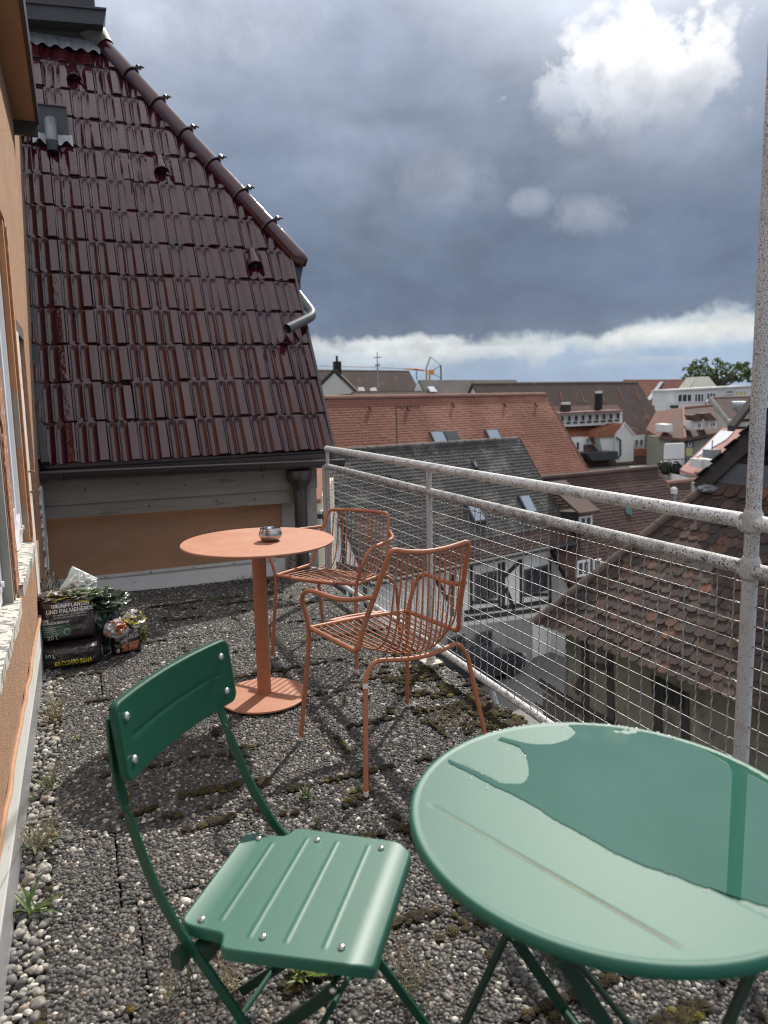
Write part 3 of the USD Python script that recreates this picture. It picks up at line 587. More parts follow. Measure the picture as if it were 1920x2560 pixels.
# ================================================================== RAILING
M_rail = mat('weathered_white_paint', (.60, .62, .635), .6, .10, 9, col2=(.31, .31, .30), mixs=24, mixt=(.50, .68), bump=.0015, bscale=160, speck=((.03, .027, .022), 150, (.57, .62)))
M_rail2 = mat('dirty_white_paint', (.49, .505, .515), .65, .12, 9, col2=(.22, .215, .205), mixs=22, mixt=(.46, .66), bump=.0015, bscale=160, speck=((.026, .023, .018), 150, (.55, .60)))
M_post = mat('post_paint', (.43, .44, .45), .6, .08, 6, bump=.001, bscale=160, col2=(.36, .33, .30), mixs=11, mixt=(.52, .7), speck=((.10, .09, .08), 240, (.60, .66)))
M_mast = mat('speckled_mast', (.49, .505, .52), .6, .08, 6, speck=((.035, .032, .03), 330, (.535, .575)), bump=.001, bscale=300)
M_wire = mat('galvanised_wire', (.30, .30, .295), .5, .35, 60, metal=.45, col2=(.20, .12, .075), mixs=5, mixt=(.55, .75))
RXP = 1.66
rl = thing('terrace_railing', 'weathered white tube railing filled with crimped wire mesh along the terrace edge', 'railing')
YF, YM, YN, YE = 4.985, 3.332, 1.412, -.6
def wob(y0, y1, z, a=.0025):
    ys = np.arange(y0, y1+.001, .06); return np.column_stack([RXP+a*np.sin(ys*2.1+z*9), ys, z+a*np.cos(ys*1.7+z*5)])
for z, rr, m in ((1.055, .0215, M_rail), (.925, .0205, M_rail2), (.10, .0175, M_rail)):
    obj('rail', MB().tube(wob(YN-.004 if z > .5 else YE, YF+.03 if z > .5 else YF, z), rr, 20), m, rl, smooth=50)
    if z > .5: obj('rail', MB().tube([(RXP, YE, z-.002), (RXP, YN-.03, z-.002), (RXP, YN, z-.012)], rr, 20), m, rl, smooth=50)
P0, P1 = onx(1854, 1860, RXP), onx(1887, 1200, RXP); ax = (P1-P0)/np.linalg.norm(P1-P0)
mast = [P0+ax*t for t in np.linspace(-.25, 3.6, 30)]
mast[0][2] = -.08
mi = [p for p in mast if p[2] < .94]+[P0+ax*((.94-P0[2])/ax[2])]
ma = [P0+ax*((.94-P0[2])/ax[2])]+[p for p in mast if p[2] >= .95]
obj('post', MB().tube(mi, .0205, 24), M_post, rl, smooth=50); obj('mast', MB().tube(ma, .0195, 24), M_mast, rl, smooth=50)
for z in (1.055, .925):
    c = P0+ax*((z-P0[2])/ax[2]); obj('weld_collar', MB().tube([c-ax*.030, c-ax*.02, c+ax*.02, c+ax*.034], [.0205, .0265, .0265, .0205], 24), M_post, rl, smooth=60)
obj('post', MB().tube([(RXP, YM, -.02), (RXP, YM, 1.05)], .0158, 18), M_post, rl, smooth=50)
obj('base_plate', MB().box((RXP, YM, -.0), (.10, .10, .012)).tube([(RXP, YM, 0), (RXP, YM, .05)], [.026, .019], 18), mat('plate_paint', (.55, .52, .46), .8, .2, 20, speck=((.2, .12, .06), 60, (.58, .66))), rl)
obj('post', MB().tube([(RXP, YF, .10), (RXP, YF, 1.05)], .0125, 16), M_post, rl, smooth=50)
obj('post', MB().box((RXP-.02, YF+.02, .50), (.028, .02, .86)), mat('grey_flat_bar', (.40, .38, .35), .8, .2, 20), rl)
# crimped wires
def crimp(a, b, ph, amp=.0026, per=.029, r=.0020):
    a, b = V(*a), V(*b); Ln = np.linalg.norm(b-a); n = int(Ln/per*6)+2; t = np.linspace(0, 1, n); d = (b-a)/Ln
    s = np.cross(d, V(1, 0, 0)); s /= np.linalg.norm(s); wv = np.sin(t*Ln/per*2*math.pi+ph)
    return tube(a+t[:, None]*(b-a)+amp*wv[:, None]*V(1, 0, 0)+amp*.55*wv[:, None]*s, r, 4, cap=False)
GRID = .0575
for pi_, (ya, yb) in enumerate(((.55, YN+.01), (YN-.012, YM+.004), (YM-.004, YF+.01))):
    z = .135; k = 0
    while z < .915:
        sag = .004*math.sin(k*1.9+pi_); obj('mesh_wire', MB().add(*crimp((RXP, ya, z+sag), (RXP, yb, z+sag*.3), k*1.3)), M_wire, rl, smooth=True); z += GRID; k += 1
    y = ya+.03; k = 0
    while y < yb-.01:
        obj('mesh_wire', MB().add(*crimp((RXP, y+rng.normal(0, .002), .105), (RXP, y+rng.normal(0, .003), .915), k*1.7, .0034, .034)), M_wire, rl, smooth=True); y += GRID; k += 1
obj('stay', MB().tube([(RXP+.01, 2.75, .10), (RXP+.10, 2.72, -.25)], .016, 8), M_rail, rl); obj('stay', MB().tube([(RXP+.01, 1.9, .10), (RXP+.12, 1.86, -.3)], .016, 8), M_rail, rl)
# ================================================================== ORANGE FURNITURE
def paint(name, col, rough=.42, grain=.0006, gs=900, **k): return mat(name, col, rough, .04, 3, bump=grain, bscale=gs, **k)
M_or = paint('terracotta_paint', (.38, .135, .064), .45, col2=(.34, .135, .075), mixs=5, mixt=(.45, .7))
M_or2 = mat('terracotta_top', (.45, .20, .118), .55, .07, 6, bump=.0005, bscale=900, col2=(.50, .25, .16), mixs=5, mixt=(.42, .7), speck=((.38, .20, .13), 55, (.66, .72)))
M_white_cap = mat('white_plastic_cap', (.62, .60, .57), .5, .05, 3)
TC = V(.738, 3.275, 0)
tb = thing('bistro_table', 'round terracotta pedestal table with thin top and steel ashtray on it', 'table', TC)
obj('tabletop', lathe([(0, .748), (.335, .748), (.348, .752), (.3525, .757), (.3525, .760), (.350, .762), (0, .762)], 96), M_or2, tb, smooth=25)
obj('column', lathe([(0, .008), (.034, .008), (.0325, .03), (.0325, .745), (0, .745)], 40), M_or, tb, smooth=25)
obj('base', lathe([(0, 0), (.206, 0), (.208, .004), (.207, .009), (.200, .011), (0, .012)], 80, (-.006, -.01, .006)), M_or2, tb, smooth=25)
obj('top_plate', lathe([(0, .740), (.10, .740), (.10, .747), (0, .747)], 30), M_or, tb)
# ashtray
ac = onz(677, 1352, .762)
asht = thing('ashtray', 'round brushed steel ashtray standing on the terracotta table', 'ashtray', ac)
M_steel = mat('brushed_steel', (.50, .49, .475), .24, .08, 40, metal=1., stretch=(1, 1, 9), bump=.0004, bscale=60)
M_steel2 = mat('polished_steel', (.66, .66, .66), .12, .05, 20, metal=1.)
obj('bowl', lathe([(0, .001), (.034, .001), (.044, .008), (.0535, .022), (.0545, .032), (.050, .046), (.044, .055), (.040, .055), (0, .02)], 56), M_steel, asht, smooth=50)
obj('lid', lathe([(.0475, .053), (.0485, .056), (.046, .0605), (.034, .0635), (.022, .060), (.012, .048), (.0, .046)], 56), M_steel2, asht, smooth=40)
obj('lid_rest', MB().box((.012, -.03, .064), (.022, .034, .003)), M_steel2, asht); obj('lid_rest', MB().box((-.02, .028, .064), (.03, .02, .003)), M_steel2, asht)
def wire_chair(label, pose, L, RRLx, tz=0.):
    x, y, th_, rx, ry = pose
    cx_, s_x, cy_, s_y, c, s = math.cos(rx), math.sin(rx), math.cos(ry), math.sin(ry), math.cos(th_), math.sin(th_)
    Rm = V([c, -s, 0], [s, c, 0], [0, 0, 1])@V([cy_, 0, s_y], [0, 1, 0], [-s_y, 0, cy_])@V([1, 0, 0], [0, cx_, -s_x], [0, s_x, cx_])
    t = thing('wire_armchair', label, 'chair', (x, y, 0), 'terracotta wire armchairs')
    w = lambda P: np.asarray(P, float)@Rm.T
    Mx = lambda P, sg: np.asarray(P, float)*[-sg, 1, 1]                # the stored points are those of the -x side
    g = {k: V(*v) for k, v in L.items()}; R_ = .0095
    ck = lambda P: P+V(0, 0, .0)
    def floor(P):                                                     # lengthen a leg to the slabs
        q = w(P); q[2] = .006; return q
    for sg in (-1, 1):
        m = lambda k: w(Mx(g[k], sg))
        # front leg running up into the armrest, and back to the back frame
        a = np.vstack([[floor(Mx(g['FLf'], sg))], [m('SFL')+w(Mx(V(-.012, .012, -.01), sg))*0], [m('A1L')], [m('A2L')], [m('A3L')], [m('A4L')]])
        pts = rounded(a, [0, .10, .05, .06, .07, 0], 7)
        pts = rounded(pts, .01, 3)
        obj('armrest_leg', MB().tube(pts, R_, 14), M_or, t, smooth=60)
        f0 = floor(Mx(g['FLf'], sg)); obj('foot_cap', MB().tube([f0+V(0, 0, -.006), f0+V(0, 0, .012)], .0099, 12), M_white_cap, t)
    # seat and back frame in one bent tube, from the front rail round to the top rail
    def side(sg, o=V(0, 0, 0)): return [Mx(g['SFL']+o, sg), Mx(g['SRL']+o, sg), Mx(g['BTL']+o, sg)]
    SF, SR, BT = g['SFL'], g['SRL'], g['BTL']; fm = V(0, SF[1]+.045, SF[2]+.004); bm = g['BTM']
    loop = [w(p) for p in [Mx(bm, 1), Mx(BT+(bm-BT)*.5*[1, 1, 0], -1)]]
    fr = np.array([w(bm), w(Mx(BT, -1)), w(Mx(SR, -1)), w(Mx(SF, -1))]); 
    top = [w(bm*[1, 1, 1]), w(V(-BT[0]*.55, bm[1]*.75+BT[1]*.25, (bm[2]+BT[2])/2))]
    q_ = lambda k, sg: w(Mx(V(BT[0]*k, bm[1]+(BT[1]-bm[1])*k*k, bm[2]+(BT[2]-bm[2])*k*k), sg))
    half = lambda sg: [w(Mx(BT, sg)), w(Mx(SR*.75+BT*.25, sg)), w(Mx(SR+V(0, -.018, 0), sg)), w(Mx(SR+V(0, .05, .003), sg)), w(Mx(SF, sg))]
    path = np.array(half(-1)[::-1]+[q_(.7, -1), q_(.35, -1), w(bm), q_(.35, 1), q_(.7, 1)]+half(1))
    obj('seat_back_frame', MB().tube(rounded(path, [0, .05, .07, .06, .055, .04, .04, .04, .04, .04, .055, .06, .07, .05, 0], 8), R_*1.05, 14), M_or, t, smooth=60)
    front = curve([w(Mx(SF, -1)), w(V(-SF[0]*.5, SF[1]+.03, SF[2]+.002)), w(fm), w(V(SF[0]*.5, SF[1]+.03, SF[2]+.002)), w(Mx(SF, 1))], 8)
    obj('front_rail', MB().tube(front, R_, 14), M_or, t, smooth=60)
    # rear legs: one bent tube that passes under the seat
    rl_ = g['RLf']; rr = V(-abs(RRLx[0]), RRLx[1], RRLx[2])
    path = [floor(Mx(rl_, -1)), w(Mx(rr+V(-.012, -.01, -.045), -1)), w(Mx(rr+V(.03, -.0, .006), -1)), w(V(0, rr[1]-.035, rr[2]-.012)), w(Mx(rr+V(.03, 0, .006), 1)), w(Mx(rr+V(-.012, -.01, -.045), 1)), floor(Mx(rl_, 1))]
    obj('rear_leg_bow', MB().tube(rounded(path, [0, .04, .06, .3, .06, .04, 0], 8), R_, 14), M_or, t, smooth=60)
    for sg in (-1, 1):
        f0 = floor(Mx(rl_, sg)); obj('foot_cap', MB().tube([f0+V(0, 0, -.006), f0+V(0, 0, .012)], .0099, 12), M_white_cap, t)
    # wires from the front rail, along the seat, up the back
    nw = 13
    for k in range(nw):
        q = -1+2*(k+.75)/(nw+.5); bx_ = abs(BT[0])*.93*q; fx = abs(SF[0])*.93*q; e = 1-q*q
        yB, zB = (SR[1]-.012)*(1-e)+(rr[1]-.022)*e, (SR[2]+.012)*(1-e)+(rr[2]+.012)*e; yT, zT = BT[1]+(bm[1]-BT[1])*e, BT[2]+(bm[2]-BT[2])*e; yb = 0
        P = [w(V(fx, SF[1]+.040*e, SF[2]+.002)), w(V(fx*.99, SF[1]*.55, SF[2]-.010*e-.004)), w(V((fx*.6+bx_*.4), (SR[1]+.055)*(1-e)+(rr[1]+.045)*e, (SR[2]+.002)*(1-e)+(rr[2]+.012)*e)), w(V(bx_*1.02, (SR[1]-.012)*(1-e)+(rr[1]-.022)*e, (SR[2]+.012)*(1-e)+(rr[2]+.012)*e)), w(V(bx_*1.03, yB+(yT-yB)*.52-.006, zB+(zT-zB)*.20)), w(V(bx_*1.02, yB+(yT-yB)*.78-.006, zB+(zT-zB)*.58)), w(V(bx_, yT, zT))]
        obj('seat_wire', MB().tube(curve(P, 7), .0036, 7), M_or, t, smooth=60)
    return t, w, g
C1 = dict(FLf=(-.277, .217, 0), RLf=(-.295, -.302, 0), BTL=(-.185, -.285, .864), BTM=(0, -.273, .837), SFL=(-.248, .19, .472), SRL=(-.247, -.149, .465), A1L=(-.293, .188, .607), A2L=(-.295, .127, .651), A3L=(-.265, -.093, .646), A4L=(-.214, -.232, .684))
C2 = dict(FLf=(-.263, .261, 0), RLf=(-.26, -.29, 0), BTL=(-.199, -.28, .753), BTM=(0, -.33, .78), SFL=(-.245, .22, .459), SRL=(-.252, -.14, .44), A1L=(-.293, .227, .584), A2L=(-.312, .186, .646), A3L=(-.33, -.067, .655), A4L=(-.216, -.255, .656))
C2['BTM'] = (0, -.305, .757)
ch1, w1, g1 = wire_chair('terracotta wire armchair in front with its back to the camera, white tape on one leg', (1.082, 2.606, .208, -.01, .043), C1, (.234, -.209, .432))
ch2, w2, g2 = wire_chair('terracotta wire armchair farther back, between the pedestal table and the railing', (1.269, 3.735, 2.29, .001, -.007), C2, (.25, -.23, .39))
a = w1(V(-.238, -.222, .36)); b = w1(V(-.2405, -.225, .345))
# white tape on the near rear leg of the front chair
_rr = V(-.234-.012, -.219, .387); _f = w1(V(-.295, -.302, 0)); _f[2] = .006; _t = w1(_rr); _d = (_f-_t)/np.linalg.norm(_f-_t)
obj('tape', MB().tube([_t+_d*.022, _t+_d*.040], .0105, 14), M_white_cap, ch1)
for k, (px, py) in enumerate(((803, 1600), (872, 1628))):
    pass
# ================================================================== GREEN FURNITURE
def green(name, col, rough, **k): return mat(name, col, rough, .03, 4, bump=.0004, bscale=1300, **k)
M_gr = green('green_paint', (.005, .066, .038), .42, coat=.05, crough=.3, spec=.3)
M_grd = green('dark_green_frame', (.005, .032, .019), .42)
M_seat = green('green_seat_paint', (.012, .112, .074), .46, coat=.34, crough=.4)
M_bolt = mat('bolt_steel', (.66, .66, .66), .22, .05, 30, metal=.9)
CHO, CF, CW = V(.345, 1.275, 0), V(math.cos(math.radians(-45)), math.sin(math.radians(-45)), 0), V(math.cos(math.radians(45)), math.sin(math.radians(45)), 0)
gc = thing('folding_chair', 'green painted metal folding chair drawn up to the round green table', 'chair', CHO)
cl_ = lambda u, v, z: CF*u+CW*v+V(0, 0, z)
def plate(poly, zf, thick, holes=()):
    """A sheet with rolled edges over a shapely outline; zf gives the height of the middle of the sheet."""
    g = poly; out = []
    inner = g.buffer(-.010)
    ring = lambda s, n: np.array([np.array(s.exterior.interpolate(t, normalized=True).coords[0]) for t in np.linspace(0, 1, n, endpoint=False)])
    n = 220; levels = [(0, -thick), (.0, -.004), (-.0012, -.0012), (-.004, .0004), (-.007, .0)]
    rings = []
    A = ring(g, n)
    nxt = np.roll(A, -1, 0)-np.roll(A, 1, 0); nr = np.stack([-nxt[:, 1], nxt[:, 0]], 1); nr /= np.linalg.norm(nr, axis=1, keepdims=True)
    cen = np.array(g.centroid.coords[0]); 
    if np.mean(np.einsum('ij,ij->i', nr, cen-A)) < 0: nr = -nr
    for off, z in levels: rings.append((A+nr*(-off), z))
    V_, F_ = [], []
    for q, z in rings: V_ += [(p[0], p[1], zf(*p)+z) for p in q]
    for i in range(len(rings)-1):
        for j in range(n): k = (j+1) % n; F_.append((i*n+j, i*n+k, (i+1)*n+k, (i+1)*n+j))
    F_ = np.array(F_); F3 = np.vstack([F_[:, [0, 1, 2]], F_[:, [0, 2, 3]]])
    base = len(V_)-n
    pin = rings[-1][0]; P = Polygon(pin).buffer(0)
    x0, y0, x1, y1 = P.bounds; gx, gy = np.meshgrid(np.arange(x0, x1, .0032), np.arange(y0, y1, .0032), indexing='ij'); G = np.stack([gx.ravel(), gy.ravel()], 1)
    import shapely
    G = G[shapely.contains_xy(P.buffer(-.003), G[:, 0], G[:, 1])]
    from scipy.spatial import Delaunay
    allp = np.vstack([pin, G]); D = Delaunay(allp); cen_ = allp[D.simplices].mean(1); ok = shapely.contains_xy(P, cen_[:, 0], cen_[:, 1]); S = D.simplices[ok]
    a_, b_, c_ = allp[S[:, 0]], allp[S[:, 1]], allp[S[:, 2]]; sg = (b_[:, 0]-a_[:, 0])*(c_[:, 1]-a_[:, 1])-(b_[:, 1]-a_[:, 1])*(c_[:, 0]-a_[:, 0]); S[sg < 0] = S[sg < 0][:, ::-1]
    off = len(V_); V_ += [(p[0], p[1], zf(*p)) for p in G]
    S = np.where(S < n, S+base, S-n+off)
    return np.array(V_, float), np.vstack([F3, S])
# seat outline: u forward, v to the sitter's left, with notches for the uprights
so = Polygon([(-.136, -.153), (-.046, -.160), (-.034, -.197), (.205, -.188), (.240, -.172), (.240, .172), (.205, .188), (-.034, .197), (-.046, .160), (-.136, .153)]).buffer(-.016).buffer(.030).buffer(-.014)
ribs = [-.064, .006, .0755, .147]
SO, SA = V(.3096, 1.3194, 0)-CHO, math.radians(-36)
SF_, SW_ = V(math.cos(SA), math.sin(SA), 0), V(-math.sin(SA), math.cos(SA), 0)
sl_ = lambda u, v, z: SO+SF_*u+SW_*v+V(0, 0, z)
def zseat(u, v):
    z = .440+.009*u-.035*v-.045*max(0, (u-.19)/.05)**2*.35
    z += .012*max(0, (-.09-u)/.046)**2*.5
    for rb in ribs:
        L_ = .160 if rb > -.03 else .128
        if abs(v) < L_+.004: z += .0014*math.exp(-((u-rb)/.0030)**2)*min(1, max(0, (L_+.004-abs(v))/.008))
    return z
Vs, Fs = plate(so, zseat, .022)
Wv = np.array([sl_(*p) for p in Vs])
seat = obj('seat', (Wv, Fs[:, ::-1]), M_seat, gc, smooth=45)
def bolt(parent, c, nrm, r=.0072):
    b = lathe([(0, .0048), (r*.45, .0044), (r*.85, .0030), (r, .0005), (r, -.003), (0, -.003)], 18); nrm = nrm/np.linalg.norm(nrm)
    a = np.cross(nrm, V(.3, .5, .81)); a /= np.linalg.norm(a); v = np.array(b.vertices)@np.stack([a, np.cross(nrm, a), nrm]); b = trimesh.Trimesh(v+c, b.faces, process=False)
    obj('bolt', b, M_bolt, parent, smooth=50)
for u, v in ((-.100, -.153+.018), (-.100, .153-.018), (.0306, -.155), (.0306, .155), (.177, -.152), (.177, .152)): bolt(seat, sl_(u, v, zseat(u, v)+.0015), V(0, 0, 1))
def flatbar(path, wdt, thk, side, mb=None):
    """A flat bar along the path; side is the direction of its thickness."""
    mb = mb or MB(); P = np.asarray(path, float); T = np.gradient(P, axis=0); T /= np.linalg.norm(T, axis=1, keepdims=True)
    S = np.broadcast_to(np.asarray(side, float), P.shape) if np.ndim(side) == 1 else np.asarray(side, float); W = np.cross(T, S); W /= np.linalg.norm(W, axis=1, keepdims=True)
    q = [(1, .7), (.9, 1), (-.9, 1), (-1, .7), (-1, -.7), (-.9, -1), (.9, -1), (1, -.7)]; n = len(q)
    V_ = np.vstack([P[i]+np.array([a*W[i]*wdt/2+b*S[i]*thk/2 for a, b in q]) for i in range(len(P))])
    F_ = [(i*n+j, (i+1)*n+j, (i+1)*n+(j+1) % n, i*n+(j+1) % n) for i in range(len(P)-1) for j in range(n)]
    mb.add(V_, np.array(F_)); m = (len(P)-1)*n
    mb.add(V_[:n], np.array([[0, 1, 2], [0, 2, 3], [0, 3, 4], [0, 4, 5], [0, 5, 6], [0, 6, 7]])); mb.add(V_[m:m+n], np.array([[0, 2, 1], [0, 3, 2], [0, 4, 3], [0, 5, 4], [0, 6, 5], [0, 7, 6]]))
    return mb
BU = lambda v: -.300+.62*(v*v-.0)*.9      # plan curve of the backrest (concave to the sitter)
def upr(sg, dz=0, du=0):
    top = [(-.287, .835), (-.285, .78), (-.277, .71), (-.262, .655)]; low = [(-.243, .60), (-.214, .53), (-.170, .457), (-.131, .412), (-.08, .357), (-.02, .289), (.10, .160), (.235, .008)]
    c = curve([(a, b) for a, b in top+low], 6); tw = np.clip((.685-c[:, 1])/.055, 0, 1); tw = tw*tw*(3-2*tw)
    P = np.array([cl_(a+du*np.clip((b-.4)/.4, 0, 1), sg*(.172 if sg > 0 else .178), b) for a, b in c]); S = np.array([(CF*(1-t)+CW*t)/np.linalg.norm(CF*(1-t)+CW*t) for t in tw])
    return flatbar(P, .021, .0075, S)
for sg in (-1, 1): obj('upright', upr(sg, du=-.028 if sg > 0 else .002), M_gr, gc, smooth=35)
for sg in (-1, 1):
    P = [cl_(.145, sg*.150, .400), cl_(.085, sg*.150, .335), cl_(-.10, sg*.150, .155), cl_(-.262, sg*.150, .006)]
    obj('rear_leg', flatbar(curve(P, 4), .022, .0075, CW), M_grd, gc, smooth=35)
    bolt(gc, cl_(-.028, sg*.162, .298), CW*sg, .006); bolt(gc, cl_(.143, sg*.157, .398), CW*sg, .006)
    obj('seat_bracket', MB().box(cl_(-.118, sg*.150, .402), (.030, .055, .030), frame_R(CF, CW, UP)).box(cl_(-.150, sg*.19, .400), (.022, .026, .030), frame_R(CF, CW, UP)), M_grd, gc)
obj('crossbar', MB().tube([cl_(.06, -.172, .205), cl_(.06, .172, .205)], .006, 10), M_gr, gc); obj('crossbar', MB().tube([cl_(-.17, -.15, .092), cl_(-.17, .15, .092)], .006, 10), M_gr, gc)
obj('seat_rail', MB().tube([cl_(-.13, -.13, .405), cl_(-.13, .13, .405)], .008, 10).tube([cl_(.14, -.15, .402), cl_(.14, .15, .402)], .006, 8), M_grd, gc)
# backrest plate in (v, z), curved in plan and leaning
bo = Polygon([(-.205, .725), (.205, .715), (.205, .862), (-.205, .872)]).buffer(-.022).buffer(.022)
def back_pt(v, z, h=0):
    u = -.288+.50*v*v-.10*v-.14*(z-.80); e = .0
    zz = z-.0*v
    du = 1.0*v-.10; nrm = CF-CW*du*.9; nrm /= np.linalg.norm(nrm)
    return cl_(u, v, zz)+nrm*h
def hback(v, z):
    h = 0.
    if abs(v) < .168: h -= .0026*math.exp(-((z-.795)/.0042)**2)*min(1, (.168-abs(v))/.01)
    return h
Vb, Fb = plate(bo, lambda a, b: 0., .013); Vb2 = np.array([back_pt(p[0], p[1], .008+p[2]+(hback(p[0], p[1]) if p[2] == 0 else 0)) for p in Vb])
bk = obj('backrest', (Vb2, Fb), M_gr, gc, smooth=45)
for v, z in ((-.172, .757), (-.172, .838), (.172, .748), (.172, .828)): bolt(bk, back_pt(v, z, .0085), back_pt(v, z, 1.)-back_pt(v, z, 0.), .0078)
# round table
GC, GR = V(.778, .892, 0), .3385
gt = thing('folding_table', 'round green metal folding table with rain water standing on its top', 'table', GC)
GD = math.radians(-71.5); gd, gn = V(math.cos(GD), math.sin(GD), 0), V(-math.sin(GD), math.cos(GD), 0)
grooves = [-.205, -.066, .072, .215]
def ztop(x, y):
    a, b = x*gd[0]+y*gd[1], x*gn[0]+y*gn[1]; z = .7095
    for q in grooves:
        L_ = math.sqrt(max(GR**2-q*q, 0))-.040
        if abs(a) < L_: z -= .0018*math.exp(-((b-q)/.0026)**2)*min(1, (L_-abs(a))/.012)
    return z
top_rings = [(0.0, 1)]+[(r, 0) for r in ()]
nA = 360; an = np.arange(nA)*2*math.pi/nA; V_, F_ = [(0, 0, ztop(0, 0))], []
rr_ = list(np.arange(.003, GR-.0155, .0028)); zs = [None]*len(rr_)
rr_ += [GR-.014, GR-.011, GR-.007, GR-.003, GR-.0006, GR, GR-.0006, GR-.004, GR-.010]; zs += [.7096, .7108, .7112, .7100, .7065, .7010, .6950, .6905, .6890]
for r, z in zip(rr_, zs):
    for q in an: x, y = r*math.cos(q), r*math.sin(q); V_.append((x, y, ztop(x, y) if z is None else z))
for j in range(nA): F_.append((0, 1+j, 1+(j+1) % nA))
F_ = np.array(F_); q4 = np.array([(1+i*nA+j, 1+(i+1)*nA+j, 1+(i+1)*nA+(j+1) % nA, 1+i*nA+(j+1) % nA) for i in range(len(rr_)-1) for j in range(nA)])
F_ = np.vstack([F_, q4[:, [0, 1, 2]], q4[:, [0, 2, 3]]])
M_gtop = mat('green_table_top', (.010, .112, .076), .48, .03, 5, bump=.0004, bscale=1300, coat=.16, crough=.46, spec=.42)
tt = obj('tabletop', (np.array(V_), F_), M_gtop, gt, smooth=50)
# dry brown dust lying in the grooves of the dry side
for q in grooves[:1]:
    L_ = math.sqrt(GR**2-q*q)-.052; P = [gd*t+gn*q+V(0, 0, ztop(*(gd*t+gn*q)[:2])+.0006) for t in np.linspace(-L_*.86, L_, 50)]
    V2 = np.array([p+gn*s*.0017 for p in P for s in (-1, 1)]); F2 = np.array([(2*i, 2*i+2, 2*i+3, 2*i+1) for i in range(49)])
    obj('groove_dust', (V2, F2), mat('dry_dust', (.26, .22, .16), .9, .3, 60), tt, smooth=False)
lx, ly = V(1, 0, 0), V(0, 1, 0)
for yo, sgn in ((.215, 1), (-.205, -1)):
    pv = V(-.052, yo, .34)
    A_ = [pv+V(-.20, 0, .345), pv, pv+V(.20, 0, -.335)]; B_ = [pv+V(.20, .014*sgn, .345), pv+V(0, .014*sgn, 0), pv+V(-.20, .014*sgn, -.335)]
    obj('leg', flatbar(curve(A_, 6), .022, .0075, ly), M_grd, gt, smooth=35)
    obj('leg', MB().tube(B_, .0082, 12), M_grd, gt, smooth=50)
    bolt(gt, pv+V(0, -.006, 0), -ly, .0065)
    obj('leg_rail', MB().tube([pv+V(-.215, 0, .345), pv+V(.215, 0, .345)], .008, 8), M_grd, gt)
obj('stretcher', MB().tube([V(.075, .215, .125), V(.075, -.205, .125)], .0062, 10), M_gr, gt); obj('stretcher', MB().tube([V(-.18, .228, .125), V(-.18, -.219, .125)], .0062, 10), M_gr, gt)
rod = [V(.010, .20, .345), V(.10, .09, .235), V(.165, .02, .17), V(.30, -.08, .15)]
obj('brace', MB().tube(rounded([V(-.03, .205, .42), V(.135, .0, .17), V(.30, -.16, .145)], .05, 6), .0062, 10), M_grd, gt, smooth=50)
# the water
ol = [(.914, 1.169), (.908, 1.15), (.871, 1.128), (.827, 1.127), (.794, 1.143), (.779, 1.16), (.755, 1.196), (.745, 1.190), (.767, 1.15), (.76, 1.113), (.736, 1.067), (.709, 1.034), (.689, 1.026), (.657, 1.043), (.652, 1.065), (.631, 1.12), (.614, 1.160), (.610, 1.150), (.628, 1.098), (.643, 1.043), (.658, 1.007), (.673, .954), (.679, .911), (.696, .851), (.705, .809), (.719, .776), (.733, .749), (.751, .724), (.762, .70), (.779, .676), (.793, .654), (.806, .636), (.83, .605)]
c0 = GC[:2]; rim = [(c0[0]+(GR-.0165)*math.cos(q), c0[1]+(GR-.0165)*math.sin(q)) for q in np.linspace(math.radians(-78), math.radians(65), 60)]
wp = Polygon(ol+rim).buffer(0); wp = wp if wp.geom_type == 'Polygon' else max(wp.geoms, key=lambda g: g.area)
wp = wp.intersection(Point(*c0).buffer(GR-.0162, 64)).buffer(.0012).simplify(.0004).segmentize(.004)
ext = np.array(wp.exterior.coords)[:-1]; k = len(ext)
jit = np.array([meshkit.noise(V(p[0]*160, p[1]*160, 0))-.5 for p in ext])*.0035; dirs = ext-np.array(wp.representative_point().coords[0]); dirs /= np.linalg.norm(dirs, axis=1, keepdims=True)
ext = ext+dirs*jit[:, None]
wp2 = Polygon(ext).buffer(0)
for hx, hy, hr in ((.985, 1.118, .008), (1.0, 1.108, .011), (1.013, 1.103, .009)): wp2 = wp2.difference(Point(hx, hy).buffer(hr, 6))
wv, wf = trimesh.creation.triangulate_polygon(wp2, engine='earcut')
def water_mat():
    N = {'p': ('principled_bsdf', {'base_color': (.020, .100, .070), 'roughness': .8, 'specular_ior_level': 0., 'coat_weight': 1., 'coat_roughness': .0, 'coat_ior': 1.55})}
    return usdkit.material(stage, '/World/Looks/wet_green', N, [], surface='p.BSDF')
obj('water_film', (np.column_stack([wv-c0, np.full(len(wv), .7108)]), wf), water_mat(), tt, smooth=True)
for k in range(26):
    q = rng.uniform(0, 6.28); r = rng.uniform(.05, .29); p = c0+[r*math.cos(q), r*math.sin(q)]
    pass
dr = MB()
for q in np.linspace(math.radians(28), math.radians(98), 70):
    r = GR-.007+rng.normal(0, .0015); s = rng.uniform(.0012, .003); b = trimesh.creation.icosphere(1, s); b.vertices[:, 2] *= .5; b.apply_translation((r*math.cos(q+rng.normal(0, .01)), r*math.sin(q), .7108)); dr.add(b)
for k in range(150):
    s = rng.random(); e_ = np.array(wp2.exterior.interpolate(s, normalized=True).coords[0]); p = e_+rng.normal(0, .012, 2)
    if wp2.buffer(.002).contains(Point(*p)) or np.hypot(*(p-c0)) > GR-.02: continue
    s = rng.uniform(.0006, .0022); b = trimesh.creation.icosphere(1, s); b.vertices[:, 2] *= .4; b.apply_translation((p[0]-c0[0], p[1]-c0[1], .7100)); dr.add(b)
